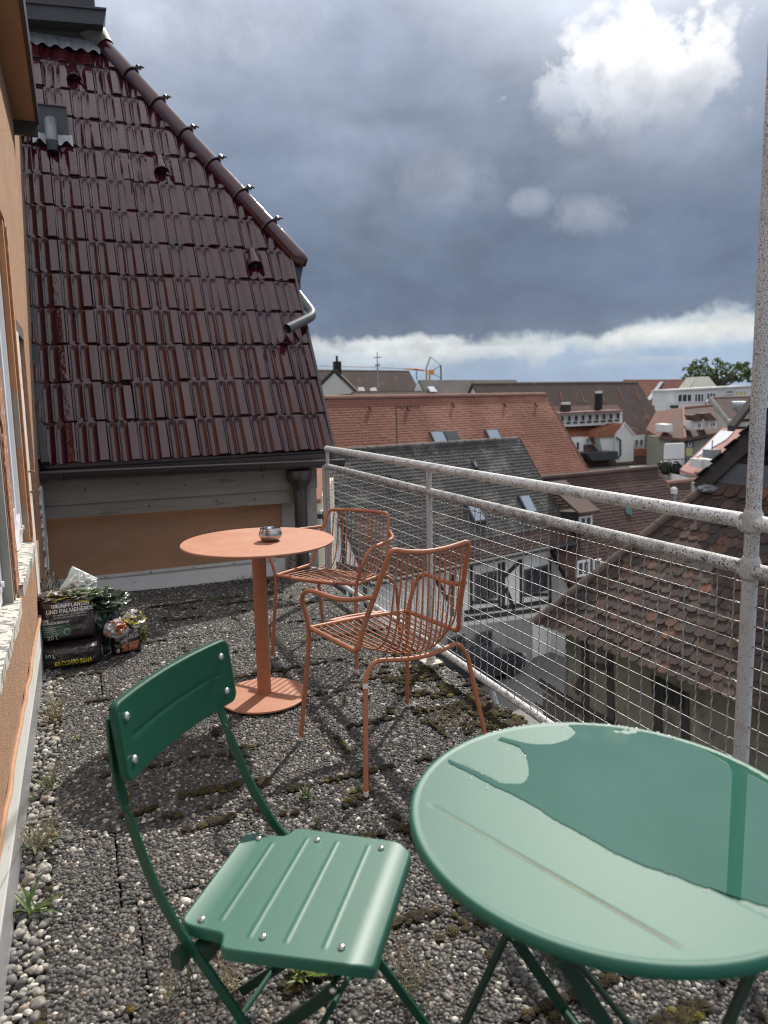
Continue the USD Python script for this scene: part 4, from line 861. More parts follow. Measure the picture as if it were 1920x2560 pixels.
obj('rain_drops', dr, mat('water_drop', (.6, .62, .62), .05, .05, 3, spec=.8), tt, kind='stuff')
# ================================================================== BAGS OF POTTING SOIL
def film(name, col, rough=.22, **k): return mat(name, col, rough, .2, 20, coat=.6, crough=.12, **k)
M_black = film('black_film', (.016, .011, .011), col2=(.035, .022, .022), mixs=9, mixt=(.5, .6))
M_greenf = film('green_film', (.02, .06, .035)); M_whitef = film('white_film', (.55, .58, .56), .35); M_orf = film('orange_film', (.42, .13, .055), .35); M_yel = film('yellow_print', (.62, .52, .03), .4); M_leaf = film('leaf_print', (.045, .075, .02), .3, col2=(.34, .36, .30), mixs=16, mixt=(.5, .56))
M_txt = film('white_print', (.70, .69, .66), .4); M_beige = film('beige_print', (.60, .56, .47), .4); M_olive = film('olive_film', (.10, .095, .03), .3, col2=(.40, .36, .10), mixs=18, mixt=(.55, .62))
class Pillow:
    """A filled bag: two bulging sheets over an outline w wide and h high, front towards -y before it is turned and leaned."""
    def __init__(s, w, h, t, e, loc, yaw=0., lean=0., wr=.006, ws=22., seed=0, flat=0., roll=0.):
        s.w, s.h, s.t, s.e, s.loc, s.wr, s.ws, s.seed, s.flat = w, h, t, e, V(*loc), wr, ws, seed, flat
        c, q = math.cos(yaw), math.sin(yaw); a, b = math.cos(lean), math.sin(lean); r1, r2 = math.cos(roll), math.sin(roll)
        s.R = V([c, -q, 0], [q, c, 0], [0, 0, 1])@V([1, 0, 0], [0, a, -b], [0, b, a]).T@V([r1, 0, r2], [0, 1, 0], [-r2, 0, r1])
    def T(s, x, z, side):
        a = np.clip(1-np.abs(2*x/s.w)**s.e, 0, 1); b = np.clip(1-np.abs(2*z/s.h-1)**s.e, 0, 1); base = s.t*(a*b)**.42
        p = np.stack([x*s.ws, z*s.ws, np.full_like(x, side*3.1+s.seed)], -1)
        k = 1-np.abs(2*meshkit.noise(p, s.seed)-1); k2 = 1-np.abs(2*meshkit.noise(p*[1.9, 2.3, 1.]+7, s.seed+1)-1)
        return base+s.wr*((k-.5)*2*.7+(k2-.5)*.9)*np.minimum(1, (a*b)**.5*2.2)
    def pt(s, x, z, h=0., side=-1):
        x, z = np.asarray(x, float), np.asarray(z, float); t = s.T(x, z, side)+h
        wob = s.wr*1.2*(meshkit.noise(np.stack([z*18, x*0+s.seed, x*9], -1), 3)-.5)
        L = np.stack([x+wob*(np.abs(x) > s.w*.4), side*t, z], -1); return L@s.R.T+s.loc
    def mesh(s, n=54):
        g = np.sign(np.linspace(-1, 1, n))*np.abs(np.linspace(-1, 1, n))**.6; X, Z = np.meshgrid(g*s.w/2, (g+1)*s.h/2, indexing='ij')
        m = MB()
        i, j = np.meshgrid(np.arange(n-1), np.arange(n-1), indexing='ij'); f = np.stack([i*n+j, (i+1)*n+j, (i+1)*n+j+1, i*n+j+1], -1).reshape(-1, 4)
        m.add(s.pt(X, Z, 0, -1).reshape(-1, 3), f); m.add(s.pt(X, Z, 0, 1).reshape(-1, 3), f[:, ::-1]); return m
    def decal(s, pts, h=.0012, n=10):
        P = Polygon(pts).segmentize(max(s.w, s.h)/40); x0, y0, x1, y1 = P.bounds
        import shapely
        from scipy.spatial import Delaunay
        gx, gy = np.meshgrid(np.linspace(x0, x1, 30)[1:-1], np.linspace(y0, y1, 30)[1:-1], indexing='ij'); G = np.stack([gx.ravel(), gy.ravel()], 1); G = G[shapely.contains_xy(P.buffer(-.002), G[:, 0], G[:, 1])]
        A = np.vstack([np.array(P.exterior.coords)[:-1], G]); D = Delaunay(A); c = A[D.simplices].mean(1); S = D.simplices[shapely.contains_xy(P, c[:, 0], c[:, 1])]
        return s.pt(A[:, 0], A[:, 1], h), S
    def text(s, txt, x, z, height, h=.0018, tilt=0., bold=True, sx=1.):
        m = meshkit.text_mesh(txt, height, .0008, bold); v = np.array(m.vertices); f = np.array(m.faces)
        lo = v[:, 2] > v[:, 2].max()*.5
        m2 = trimesh.Trimesh(v, f, process=False).subdivide_to_size(max(height*.55, .006)); v = np.array(m2.vertices)
        X = x+v[:, 0]*sx*math.cos(tilt)-v[:, 1]*math.sin(tilt); Z = z+v[:, 0]*sx*math.sin(tilt)+v[:, 1]*math.cos(tilt)
        return s.pt(X, Z, h+v[:, 2]), np.array(m2.faces)
def crumple(loc, size, seed, amp=.35, k=4, flat=.6):
    b = trimesh.creation.icosphere(k); v = np.array(b.vertices)
    d = 1+amp*(1-np.abs(2*meshkit.noise(v*2.6+seed, seed)-1)-.5)*1.6+amp*.6*(1-np.abs(2*meshkit.noise(v*6.1+seed, seed+2)-1)-.5)
    return trimesh.Trimesh(v*d[:, None]*np.asarray(size, float)+loc, b.faces, process=False)
grp = 'plastic bags of potting soil by the wall'
bagA = thing('soil_bag', 'black soil bag lying flat at the bottom of the pile, yellow lettering along its edge', 'bag', group=grp)
A = Pillow(.335, .135, .19, 5, (-.118, 4.27, -.004), -.02, 0., .006, 30, 1)
obj('sack', A.mesh(), M_black, bagA, smooth=60)
obj('lettering', A.text('COMPO SANA', -.045, .030, .026, sx=.62), M_yel, bagA, smooth=False, kind='stuff'); obj('lettering', A.text('20 L', -.125, .076, .018, tilt=.05), M_txt, bagA, smooth=False, kind='stuff')
obj('emblem', A.decal([(-.078, .030), (-.052, .032), (-.052, .056), (-.078, .054)]), M_yel, bagA); obj('emblem_mark', A.text('o', -.070, .038, .014, .003), M_black, bagA, smooth=False)
bagB = thing('soil_bag', 'open black soil bag with white lettering and green panel leaning on top of the pile', 'bag', group=grp)
B = Pillow(.285, .245, .085, 5, (-.128, 4.215, .125), .03, .16, .005, 24, 2)
obj('sack', B.mesh(), M_black, bagB, smooth=60)
for t_, x, z, h_, kw in (('GRÜNPFLANZEN', -.075, .186, .019, {}), ('UND PALMENERDE', -.100, .158, .0205, {}), ('FÜR GRÜNPFLANZEN, PALMEN UND ANDERE', -.066, .143, .0072, {'bold': False}), ('BLATTPFLANZEN IN TÖPFEN UND KÜBELN', -.062, .130, .0072, {'bold': False}), ('EXKLUSIVE REZEPTUR', -.115, .103, .0105, {}), ('20 L', -.105, .018, .021, {})):
    obj('lettering', B.text(t_, x, z, h_, sx=.93 if h_ > .015 else .78, **kw), M_txt, bagB, smooth=False, kind='stuff')
obj('panel', B.decal([(-.128, .040), (-.110, .033), (.018, .033), (.018, .097), (-.128, .097)]), M_greenf, bagB)
for i, t_ in enumerate(('• 12 Wochen Nährstoffversorgung', '• Gesundes Blattgrün', '• Regional & Nachhaltig', '• Herstellung zu über 80%', '  aus recyceltem Kunststoff')):
    obj('lettering', B.text(t_, -.118, .083-.0105*i, .0055, .0028, bold=False, sx=.75), M_txt, bagB, smooth=False, kind='stuff')
obj('emblem', (lambda q: (B.pt(q[:, 0], q[:, 1], .003), np.array([(i, i+1, i+33, i+32) for i in range(31)])))(np.vstack([np.column_stack([-.004+.0155*np.cos(a_), .055+.0155*np.sin(a_)]) if False else np.column_stack([-.004+rr*np.cos(np.linspace(0, 5.6, 32)), .055+rr*np.sin(np.linspace(0, 5.6, 32))]) for rr in (.0155, .0140)])), M_txt, bagB, smooth=False)
obj('tag', B.decal([(-.142, .102), (-.092, .108), (-.090, .129), (-.140, .124)], .0015), M_beige, bagB); obj('tag_lettering', B.text('NEU', -.133, .107, .013, .0035, tilt=.08), M_black, bagB, smooth=False)
yy = B.pt(np.array([0.]), np.array([.235]))[0]
obj('torn_rim', crumple(V(-.165, 4.255, .362), (.09, .06, .022), 11, .6), film('rim_print', (.05, .045, .04), .3, col2=(.40, .34, .28), mixs=26, mixt=(.52, .57), speck=((.50, .40, .04), 19, (.60, .63))), bagB, smooth=40)
obj('torn_rim', crumple(V(-.05, 4.255, .360), (.075, .06, .024), 12, .6), M_leaf, bagB, smooth=40)
obj('torn_rim', crumple(V(-.055, 4.185, .338), (.032, .014, .009), 14, .6), M_yel, bagB, smooth=40)
bagC = thing('soil_bag', 'crumpled white and pale green bag folded over behind the pile', 'bag', group=grp)
Cc = Pillow(.16, .19, .03, 3, (-.115, 4.40, .29), .15, .35, .010, 26, 4, roll=.62)
obj('sack', Cc.mesh(44), mat('pale_film', (.50, .56, .53), .3, .15, 12, coat=.5, col2=(.20, .30, .25), mixs=12, mixt=(.54, .62)), bagC, smooth=45)
obj('sack', crumple(V(-.035, 4.37, .385), (.055, .05, .050), 21, .45), M_whitef, bagC, smooth=40); obj('lettering', Cc.text('TORFFREI', -.055, .09, .016, tilt=-.1), mat('slate_print', (.10, .13, .13), .5), bagC, smooth=False, kind='stuff')
bagD = thing('soil_bag', 'dark green soil bag slumped to the right behind the pile', 'bag', group=grp)
obj('sack', crumple(V(.065, 4.36, .285), (.105, .09, .052), 31, .5), film('dark_leaf_film', (.022, .035, .018), .25, col2=(.20, .30, .17), mixs=14, mixt=(.52, .58)), bagD, smooth=40)
obj('sack', crumple(V(.045, 4.42, .13), (.075, .14, .16), 32, .30), film('mint_film', (.03, .045, .035), .25, col2=(.36, .48, .40), mixs=8, mixt=(.54, .60)), bagD, smooth=40)
bagE = thing('soil_bag', 'small black and orange bag of cactus soil with crumpled top standing beside the pile', 'bag', group=grp)
E_ = Pillow(.165, .185, .052, 3.2, (.168, 4.235, -.004), .10, .10, .006, 34, 6, roll=.08)
obj('sack', E_.mesh(), M_black, bagE, smooth=60)
obj('panel', E_.decal([(-.032, .012), (.050, .030), (.062, .078), (-.030, .062)]), M_orf, bagE)
obj('lettering', E_.text('KAKTEEN', -.010, .098, .015, tilt=.22), M_txt, bagE, smooth=False, kind='stuff'); obj('lettering', E_.text('SUKKULENTEN', -.034, .079, .015, tilt=.22, sx=.9), M_txt, bagE, smooth=False, kind='stuff'); obj('lettering', E_.text('EXKLUSIVE', -.026, .056, .006, tilt=.2, bold=False), M_beige, bagE, smooth=False, kind='stuff')
obj('tag', E_.decal([(-.038, .062), (-.002, .070), (-.004, .086), (-.040, .078)], .0022), M_beige, bagE); obj('tag_lettering', E_.text('NEU', -.033, .066, .0105, .0042, tilt=.2), M_black, bagE, smooth=False)
obj('barcode', E_.decal([(-.058, .006), (-.042, .010), (-.044, .038), (-.060, .034)], .002), M_whitef, bagE)
obj('crumpled_top', crumple(V(.125, 4.20, .155), (.052, .05, .038), 41, .5), mat('grey_foil', (.42, .42, .41), .3, .2, 14, coat=.4, speck=((.42, .13, .055), 14, (.50, .54))), bagE, smooth=40)
obj('crumpled_top', crumple(V(.205, 4.25, .168), (.060, .06, .050), 42, .5), film('mixed_print', (.04, .035, .05), .3, col2=(.50, .48, .40), mixs=20, mixt=(.52, .56), speck=((.55, .45, .03), 19, (.57, .6))), bagE, smooth=40)
obj('crumpled_top', crumple(V(.248, 4.27, .115), (.030, .05, .075), 43, .4), M_olive, bagE, smooth=40)
def clear_film():
    N = {'t': ('transparent_bsdf', {'color': (.93, .94, .94)}), 'g': ('glossy_bsdf', {'roughness': .12, 'color': (.9, .9, .9)}), 'f': ('fresnel', {'IOR': 1.45}), 'k': ('math', {'math_type': 'multiply_add', 'value2': 1., 'value3': .10}), 'm': ('mix_closure', {})}
    return usdkit.material(stage, '/World/Looks/clear_film', N, [('f.fac', 'k.value1'), ('k.value', 'm.fac'), ('t.BSDF', 'm.closure1'), ('g.BSDF', 'm.closure2')], surface='m.closure')
obj('plastic_sheet', crumple(V(-.215, 4.55, .19), (.052, .10, .20), 51, .4), clear_film(), None, smooth=40, label='crumpled clear plastic sheet standing in the wall corner behind the soil bags', cat='plastic sheet')
# ================================================================== WEEDS
def leafmat(n, c, c2=None):
    N = {'g': ('geometry', {}), 'n': ('noise_texture', {'scale': 60., 'detail': 3.}), 'r': ('rgb_ramp', {'ramp': [(.3, tuple(np.array(c)*.7)), (.7, tuple(np.array(c2 or c)*1.2))]}), 'd': ('principled_bsdf', {'roughness': .5}), 't': ('translucent_bsdf', {}), 'm': ('mix_closure', {'fac': .3})}
    return usdkit.material(stage, '/World/Looks/'+n, N, [('g.position', 'n.vector'), ('n.fac', 'r.fac'), ('r.color', 'd.base_color'), ('r.color', 't.color'), ('d.BSDF', 'm.closure1'), ('t.BSDF', 'm.closure2')], surface='m.closure')
L_green, L_grey, L_dry, L_olive, L_fresh = leafmat('leaf_green', (.055, .10, .02), (.09, .14, .03)), leafmat('leaf_greygreen', (.10, .12, .075), (.17, .18, .12)), leafmat('straw', (.26, .21, .12), (.42, .34, .2)), leafmat('leaf_olive', (.06, .07, .022)), leafmat('leaf_fresh', (.12, .19, .03), (.16, .24, .04))
def blade(base, az, length, wdt, up, droop, rr, n=7):
    t = np.linspace(0, 1, n); h = V(math.cos(az), math.sin(az), 0); s = V(-math.sin(az), math.cos(az), 0)
    el = up-droop*t; c = np.vstack([[base], base+np.cumsum((np.cos(el)[:-1, None]*h+np.sin(el)[:-1, None]*UP)*length/(n-1), 0)])
    w = wdt*np.sin(np.pi*np.clip(t*.86+.12, 0, 1))**.8; A = c+s*w[:, None]/2; B = c-s*w[:, None]/2; Cn = c-UP*w[:, None]*.18
    v = np.vstack([A, Cn, B]); f = [(i, i+1, n+i+1, n+i) for i in range(n-1)]+[(n+i, n+i+1, 2*n+i+1, 2*n+i) for i in range(n-1)]
    return v, np.array(f)
def weed(name, label, p, n, length, wdt, up, droop, m, spread=.01, cat='plant', seed=1, stems=0, stem_h=.1, stem_m=None, group=None):
    r = np.random.default_rng(seed); t = thing(name, label, cat, (p[0], p[1], 0), group); mb = MB()
    for k in range(n):
        b = V(r.normal(0, spread), r.normal(0, spread), .004); mb.add(*blade(b, r.uniform(0, 6.28), length*r.uniform(.5, 1.15), wdt*r.uniform(.6, 1.2), r.uniform(*up), droop*r.uniform(.5, 1.4), r))
    obj('leaves', mb, m, t, smooth=True, kind='stuff')
    if stems:
        sb = MB()
        for k in range(stems):
            a = r.uniform(0, 6.28); h = stem_h*r.uniform(.5, 1.2); q = V(r.normal(0, spread), r.normal(0, spread), 0); e = q+V(math.cos(a)*h*r.uniform(.2, .9), math.sin(a)*h*r.uniform(.2, .9), h*r.uniform(.35, 1)); mid = (q+e)/2+V(r.normal(0, .2)*h, r.normal(0, .2)*h, .12*h)
            sb.tube(curve([q, mid, e], 5), [.0009]*11 if True else 0, 4, cap=False)
            for j in range(3): sb.tube([e*.8+q*.2+(e-q)*.07*j, e*.8+q*.2+(e-q)*.07*j+V(r.normal(0, .014), r.normal(0, .014), .012)], .0008, 4, cap=False)
        obj('stems', sb, stem_m or L_dry, t, smooth=True, kind='stuff')
    return t
W_ = lambda px, py: onz(px, py)
up1, up2, up3 = (.15, .7), (.7, 1.4), (.3, 1.0)
weed('rosette_weed', 'grey green weed with narrow leaves behind the right upright of the green chair', W_(578, 1885), 26, .10, .010, up1, .5, L_grey, .012, seed=2)
weed('rosette_weed', 'small green weed in the slab joint right of the green chair, farther of two', W_(770, 1998), 14, .055, .010, up3, .6, L_green, .008, seed=3)
weed('rosette_weed', 'small grey green weed in the slab joint, directly behind the green seat', W_(792, 2060), 14, .045, .009, up3, .6, L_grey, .008, seed=4)
weed('rosette_weed', 'fresh green weed growing under the front edge of the green seat', W_(760, 2440), 24, .060, .012, up3, .7, L_fresh, .014, seed=5, stems=5, stem_h=.08)
weed('grass_tuft', 'thin green grass tuft by the white wall base left of the table column', W_(440, 1520), 26, .13, .003, up2, .8, L_olive, .018, 'grass', 6)
weed('ground_weed', 'low spreading weed by the wall base near the table column', W_(545, 1500), 46, .10, .004, up1, .2, L_green, .05, seed=7)
weed('ground_weed', 'small dark weed against the white wall base behind the table', W_(610, 1455), 40, .07, .005, up3, .3, L_olive, .05, seed=8)
weed('strip_weed', 'green weed with long leaves at the front of the gravel strip', W_(72, 2285), 12, .10, .013, up3, .9, L_green, .008, seed=9)
weed('strip_weed', 'green weed with dry seed stalks in the gravel strip, behind the foremost weed', W_(95, 2125), 14, .12, .014, up3, 1.0, L_grey, .008, seed=10, stems=26, stem_h=.16)
weed('strip_weed', 'upright weed with few leaves in the gravel strip beside the slabs', W_(128, 1975), 9, .11, .011, (.8, 1.4), .4, L_green, .006, seed=11, stems=8, stem_h=.12)
weed('dry_weed', 'tangle of dry brown stalks in the gravel strip near the soil bags', W_(130, 1800), 12, .08, .006, up3, .8, L_dry, .02, seed=12, stems=34, stem_h=.13)
fl_ = weed('flowering_weed', 'thin weed with a yellow flower left of the green backrest', W_(190, 1850), 6, .05, .008, up1, .4, L_green, .006, seed=13)
fq = onx(237, 1764, W_(190, 1850)[0]+.11)-W_(190, 1850)*[1, 1, 0]
obj('stem', MB().tube(curve([V(0, 0, 0), fq*.55+V(0, 0, .015), fq], 6), .0012, 5), L_olive, fl_)
pet = MB()
for k in range(16): pet.add(*blade(fq, k*.393, .014, .006, .35, .5, rng, 4))
obj('petals', pet, mat('yellow_petal', (.70, .52, .01), .6), fl_, smooth=True, kind='stuff'); obj('flower_heart', lathe([(0, -.003), (.004, 0), (.003, .004), (0, .005)], 12, fq), mat('flower_heart', (.55, .33, .01), .7), fl_)
weed('grass_tuft', 'dry grass tuft with straw stalks left of the round green table legs', W_(1010, 2480), 16, .10, .003, up3, .7, L_olive, .014, 'grass', 14, stems=16, stem_h=.13)
weed('grass_tuft', 'tall thin grass at the lower left in front of the green chair leg', W_(478, 2490), 14, .16, .0035, up2, .5, L_olive, .012, 'grass', 15)
weed('grass_tuft', 'thin grass with one seed head left of the green chair leg', W_(415, 2510), 10, .17, .003, (1.1, 1.5), .3, L_dry, .006, 'grass', 16)
weed('dry_weed', 'straw tuft on the slabs between the green chair legs', W_(585, 2470), 10, .05, .003, up1, .4, L_dry, .014, seed=17, stems=14, stem_h=.07)
weed('dry_weed', 'small pale moss and weed tuft under the terracotta armchair', W_(760, 1600), 16, .04, .005, up3, .5, L_fresh, .02, seed=18)
tw = thing('dry_roots', 'curly dry roots lying on the slabs by the front armchair leg', 'dry roots', W_(1130, 1800)*V(1, 1, 0)); mb = MB(); r = np.random.default_rng(5)
for k in range(22):
    a = r.uniform(0, 6.28); q = V(r.normal(0, .05), r.normal(0, .05), .008); P = [q]
    for j in range(7): a += r.normal(0, .75); P.append(P[-1]+V(math.cos(a)*.022, math.sin(a)*.022, r.normal(0, .004)+(.008-P[-1][2])*.3))
    mb.tube(curve(P, 4), .0010, 5, cap=False)
obj('root_fibres', mb, L_dry, tw, smooth=True, kind='stuff')
# ================================================================== THE TOWN
GZ = -8.6
M_street = mat('street_asphalt', (.17, .168, .162), .85, .15, .4, bump=.002, bscale=8)
obj('street', MB().quad((-1500, -300, GZ), (2500, -300, GZ), (2500, 3500, GZ), (-1500, 3500, GZ)), M_street, kind='structure')
def dirs(P0, P1):
    e = P1-P0; e[2] = 0; L = np.linalg.norm(e); e /= L; d = V(e[1], -e[0], 0)
    if d@FW > 0: d = -d
    return e, d, L                                                    # along, horizontal downslope towards the camera
def bt(w, l, t=.014, n=5):
    """Outline of a beaver-tail tile lying in x (width) and y (upslope), its rounded end at y = 0."""
    a = np.linspace(math.pi, 2*math.pi, n); return [(w/2*math.cos(q)*.98, .33*w+.33*w*math.sin(q)*1.0) for q in a]+[(w/2*.98, l), (-w/2*.98, l)]
def bt_mesh(w, l, t):
    o = bt(w, l); n = len(o); lift = lambda y: t*(1.9-1.7*y/l)
    V_ = [(x, y, lift(y)) for x, y in o]+[(x, y, lift(y)-t) for x, y in o]
    F_ = [(0, i, i+1) for i in range(1, n-1)]+[q for i in range(n) for q in ((i, (i+1) % n, n+(i+1) % n), (i, n+(i+1) % n, n+i))]
    F_ = [(a, c, b) if k >= n-2 else (a, b, c) for k, (a, b, c) in enumerate(F_)]
    return np.array(V_, float), np.array(F_)
def tiles(P0, e, U, region, w, ex, ov=1.9, t=.014, jit=.1, r=None, limit=None):
    """Places of beaver-tail tiles over a region of a roof plane given in (along, up) coordinates."""
    import shapely
    N_ = np.cross(e, U); N_ = N_ if N_[2] > 0 else -N_
    x0, y0, x1, y1 = region.bounds; out = []
    rows = np.arange(y0, y1, ex)
    for k, y in enumerate(rows):
        xs = np.arange(x0-w, x1+w, w)+(k % 2)*w/2+w/2
        ok = shapely.contains_xy(region, xs, np.full(len(xs), y+ex*.45)); xs = xs[ok]
        out.append(np.column_stack([xs, np.full(len(xs), y)]))
    q = np.vstack(out); return q, N_
def tile_block(P0, e, U, region, w, ex, t=.014, r=rng, j=.004):
    q, N_ = tiles(P0, e, U, region, w, ex); tv, tf = bt_mesh(w, ex*1.6, t); n = len(q); k = len(tv)
    L = np.repeat(tv[None], n, 0).copy(); L[:, :, 0] += q[:, None, 0]+r.normal(0, j, (n, 1)); L[:, :, 1] += q[:, None, 1]+r.normal(0, j, (n, 1)); L[:, :, 2] += r.normal(0, j*.5, (n, 1))
    W = P0+L[..., :1]*e+L[..., 1:2]*U+L[..., 2:]*N_; F_ = (tf[None]+k*np.arange(n)[:, None, None]).reshape(-1, 3)
    if np.dot(np.cross(e, U), N_) < 0: F_ = F_[:, ::-1]
    return W.reshape(-1, 3), F_
def tmat(name, col, col2, rnd=.3, rough=.85, mixt=(.5, .66), mixs=1.2, speck=None, isl=.4):
    """Roof tile material: every tile has its own tone."""
    if name in MATS: return MATS[name]
    N = {'g': ('geometry', {}), 'r': ('rgb_ramp', {'ramp': [(0, tuple(np.array(col)*(1-isl))), (.55, tuple(col)), (1, tuple(np.minimum(np.array(col)*(1+isl), 1)))]}), 'n2': ('noise_texture', {'scale': mixs, 'detail': 6.}), 'm2': ('map_range', {'from_min': mixt[0], 'from_max': mixt[1], 'to_min': 0., 'to_max': .8, 'clamp': True}), 'x': ('mix', {'mix_type': 'mix', 'color2': tuple(col2)}),
         'n3': ('noise_texture', {'scale': 14., 'detail': 5.}), 'r3': ('map_range', {'to_min': .72, 'to_max': 1.28}), 'c3': ('combine_color', {}), 'y': ('mix', {'mix_type': 'multiply', 'fac': 1.}), 'p': ('principled_bsdf', {'roughness': rough})}
    L = [('g.random_per_island', 'r.fac'), ('g.position', 'n2.vector'), ('n2.fac', 'm2.value'), ('m2.result', 'x.fac'), ('r.color', 'x.color1'), ('g.position', 'n3.vector'), ('n3.fac', 'r3.value'), ('r3.result', 'c3.r'), ('r3.result', 'c3.g'), ('r3.result', 'c3.b'), ('x.color', 'y.color1'), ('c3.color', 'y.color2'), ('y.color', 'p.base_color')]
    MATS[name] = usdkit.material(stage, '/World/Looks/'+name, N, L, surface='p.BSDF'); return MATS[name]
M_wwall = mat('white_render', (.62, .61, .59), .85, .07, .6, speck=((.45, .43, .40), 1.5, (.62, .75)))
M_cwall = mat('cream_render', (.55, .50, .38), .85, .08, .6)
M_gwall = mat('grey_render', (.30, .29, .26), .9, .14, .8, speck=((.18, .17, .15), 2., (.55, .7)))
M_timber = mat('dark_timber', (.035, .028, .024), .85, .3, 2)
M_pane = mat('window_pane', (.03, .034, .04), .06, .3, 1.5, spec=.6)
M_frame = mat('window_frame', (.66, .66, .64), .5, .05, 3)
M_sky = mat('skylight_glass', (.30, .36, .42), .04, .1, 2, spec=1.)
M_dark = mat('dark_gap', (.01, .009, .009), .9)
M_copper = mat('rusty_roofing', (.27, .095, .045), .75, .25, 1.2, stretch=(1, 1, .25))
M_lbrown = mat('brown_roofing', (.066, .040, .033), .85, .25, .9, speck=((.16, .075, .05), .8, (.60, .68)))
def house(label, name, R0_, R1_, run, pitch, roof_m, wall_m, cat='house', over=.3, thick=.16, eave_wall=True, gz=GZ, group=None, back=True, tiles_=None, e_off=(0, 0)):
    """A gabled house: ridge from R0_ to R1_, slope of horizontal length run towards the camera (and its twin behind)."""
    e, d, L = dirs(R0_.copy(), R1_.copy()); z = (R0_[2]+R1_[2])/2; A, B = R0_*[1, 1, 0]+[0, 0, z], R1_*[1, 1, 0]+[0, 0, z]
    t = thing(name, label, cat, group=group); tn = math.tan(pitch); dz = run*tn; o = {}
    o.update(t=t, e=e, d=d, L=L, A=A, B=B, z=z, run=run, U=(-d*math.cos(pitch)+UP*math.sin(pitch)), P0=A+d*run-UP*dz, N=d*math.sin(pitch)+UP*math.cos(pitch), S=run/math.cos(pitch), ez=z-dz)
    off = -o['N']*thick
    obj('roof', MB().poly([A, B, B+d*run-UP*dz, A+d*run-UP*dz], off).poly([B, A, A-d*run-UP*dz, B-d*run-UP*dz], -(UP*math.cos(pitch)-d*math.sin(pitch))*thick), roof_m, t, smooth=False)
    k = over; r2 = run-k; a, b = A+e*k*.5-UP*.25, B-e*k*.5-UP*.25
    ww = MB()
    prof = [(-r2, gz), (r2, gz), (r2, z-.25-r2*tn), (0, z-.25), (-r2, z-.25-r2*tn)]
    ww.poly([a*[1, 1, 0]+d*x+UP*h for x, h in prof], (b-a)*[1, 1, 0]); o['wall'] = obj('wall', fixn(ww), wall_m, t, smooth=False)
    o['wp'] = A+d*r2                                                  # a point of the wall under the near eaves
    return o
def on_face(o, px, py, face='roof', h=0.):
    if face == 'roof': return onp(px, py, o['A']+o['N']*h, o['N'])
    if face == 'wall': return onp(px, py, o['wp']+o['d']*h, o['d'])
    if face == 'gable': return onp(px, py, o['B']-o['e']*.0+o['e']*h, o['e'])
    if face == 'gable0': return onp(px, py, o['A']+o['e']*(.12-h), o['e'])
def facing(nrm): return nrm/np.linalg.norm(nrm)
def window_on(t, c, ax, up_, nrm, w, h, fr=.08, panes=2, frame_m=None, dep=.06, sill_=False):
    """A window: frame, panes set back; c is the middle, on the wall."""
    R_ = frame_R(ax, up_, nrm); fm = MB(); frame_m = frame_m or M_frame
    for sx_, sy_, cx_, cy_ in ((w, fr, 0, h/2-fr/2), (w, fr, 0, -h/2+fr/2), (fr, h-2*fr, -w/2+fr/2, 0), (fr, h-2*fr, w/2-fr/2, 0)): fm.box(c+ax*cx_+up_*cy_+nrm*dep*.5, (sx_, sy_, dep), R_)
    for k in range(1, panes): fm.box(c+ax*(-w/2+w*k/panes)+nrm*dep*.45, (fr*.8, h-2*fr, dep*.9), R_)
    f = obj('window', fm, frame_m, t, smooth=False); obj('pane', MB().box(c+nrm*dep*.12, (w-2*fr, h-2*fr, dep*.2), R_), M_pane, f); return f
def pix_window(t, P, n, x0, y0, x1, y1, panes=2, fr=.08, frame_m=None, h=.0):
    n = facing(n); n = n if n@(CAM-P) > 0 else -n
    q = [onp(x, y, P+n*h, n) for x, y in ((x0, y1), (x1, y1), (x1, y0), (x0, y0))]
    ax = facing((q[1]-q[0]+q[2]-q[3])*[1, 1, 0]); up_ = facing(np.cross(n, ax)); up_ = up_ if up_[2] > 0 else -up_
    c = sum(q)/4; w = abs((q[1]-q[0]+q[2]-q[3])@ax)/2; hh = abs((q[3]-q[0]+q[2]-q[1])@up_)/2
    return window_on(t, c, ax, up_, n, w, hh, fr*min(1, w/.8), panes, frame_m)
def beam(t, P, n, pts, wd, m=None, h=.02, name='beam'):
    n = facing(n); n = n if n@(CAM-P) > 0 else -n; q = [onp(x, y, P, n) for x, y in pts]; mb = MB()
    for a, b in zip(q, q[1:]):
        d = facing(b-a); s = np.cross(n, d); mb.box((a+b)/2+n*h*.5, (np.linalg.norm(b-a), wd, h), frame_R(d, s, n))
    return obj(name, mb, m or M_timber, t, smooth=False)
# ---- grey house with the steep beaver-tail roof
gB = house('half-timbered house with grey beaver-tail tile roof just beyond the railing', 'timbered_house', at(790, 1131, 24.2), at(1297, 1097, 30), 2.95, math.radians(53), M_dark, mat('bright_infill', (.78, .77, .73), .85, .06, .6, speck=((.5, .48, .44), 1.8, (.64, .75))), over=.35)
reg = Polygon([(0, -.1), (gB['L'], -.1), (gB['L'], gB['S']), (0, gB['S'])])
M_tgrey = tmat('grey_tiles', (.125, .116, .108), (.19, .178, .16), isl=.45); 
regu = reg.difference(Polygon([(-1, -.2), (99, -.2), (99, .75), (-1, .75)])); regl = reg.intersection(Polygon([(-1, -.2), (99, -.2), (99, .75), (-1, .75)]))
W, F_ = tile_block(gB['P0']+gB['N']*.01, gB['e'], gB['U'], regu, .178, .142, .022); obj('tile_field', (W, F_), M_tgrey, gB['t'], smooth=False, kind='stuff')
W, F_ = tile_block(gB['P0']+gB['N']*.01, gB['e'], gB['U'], regl, .178, .142); obj('eaves_tiles', (W, F_), tmat('reddish_tiles', (.115, .062, .05), (.08, .075, .07)), gB['t'], smooth=False, kind='stuff')
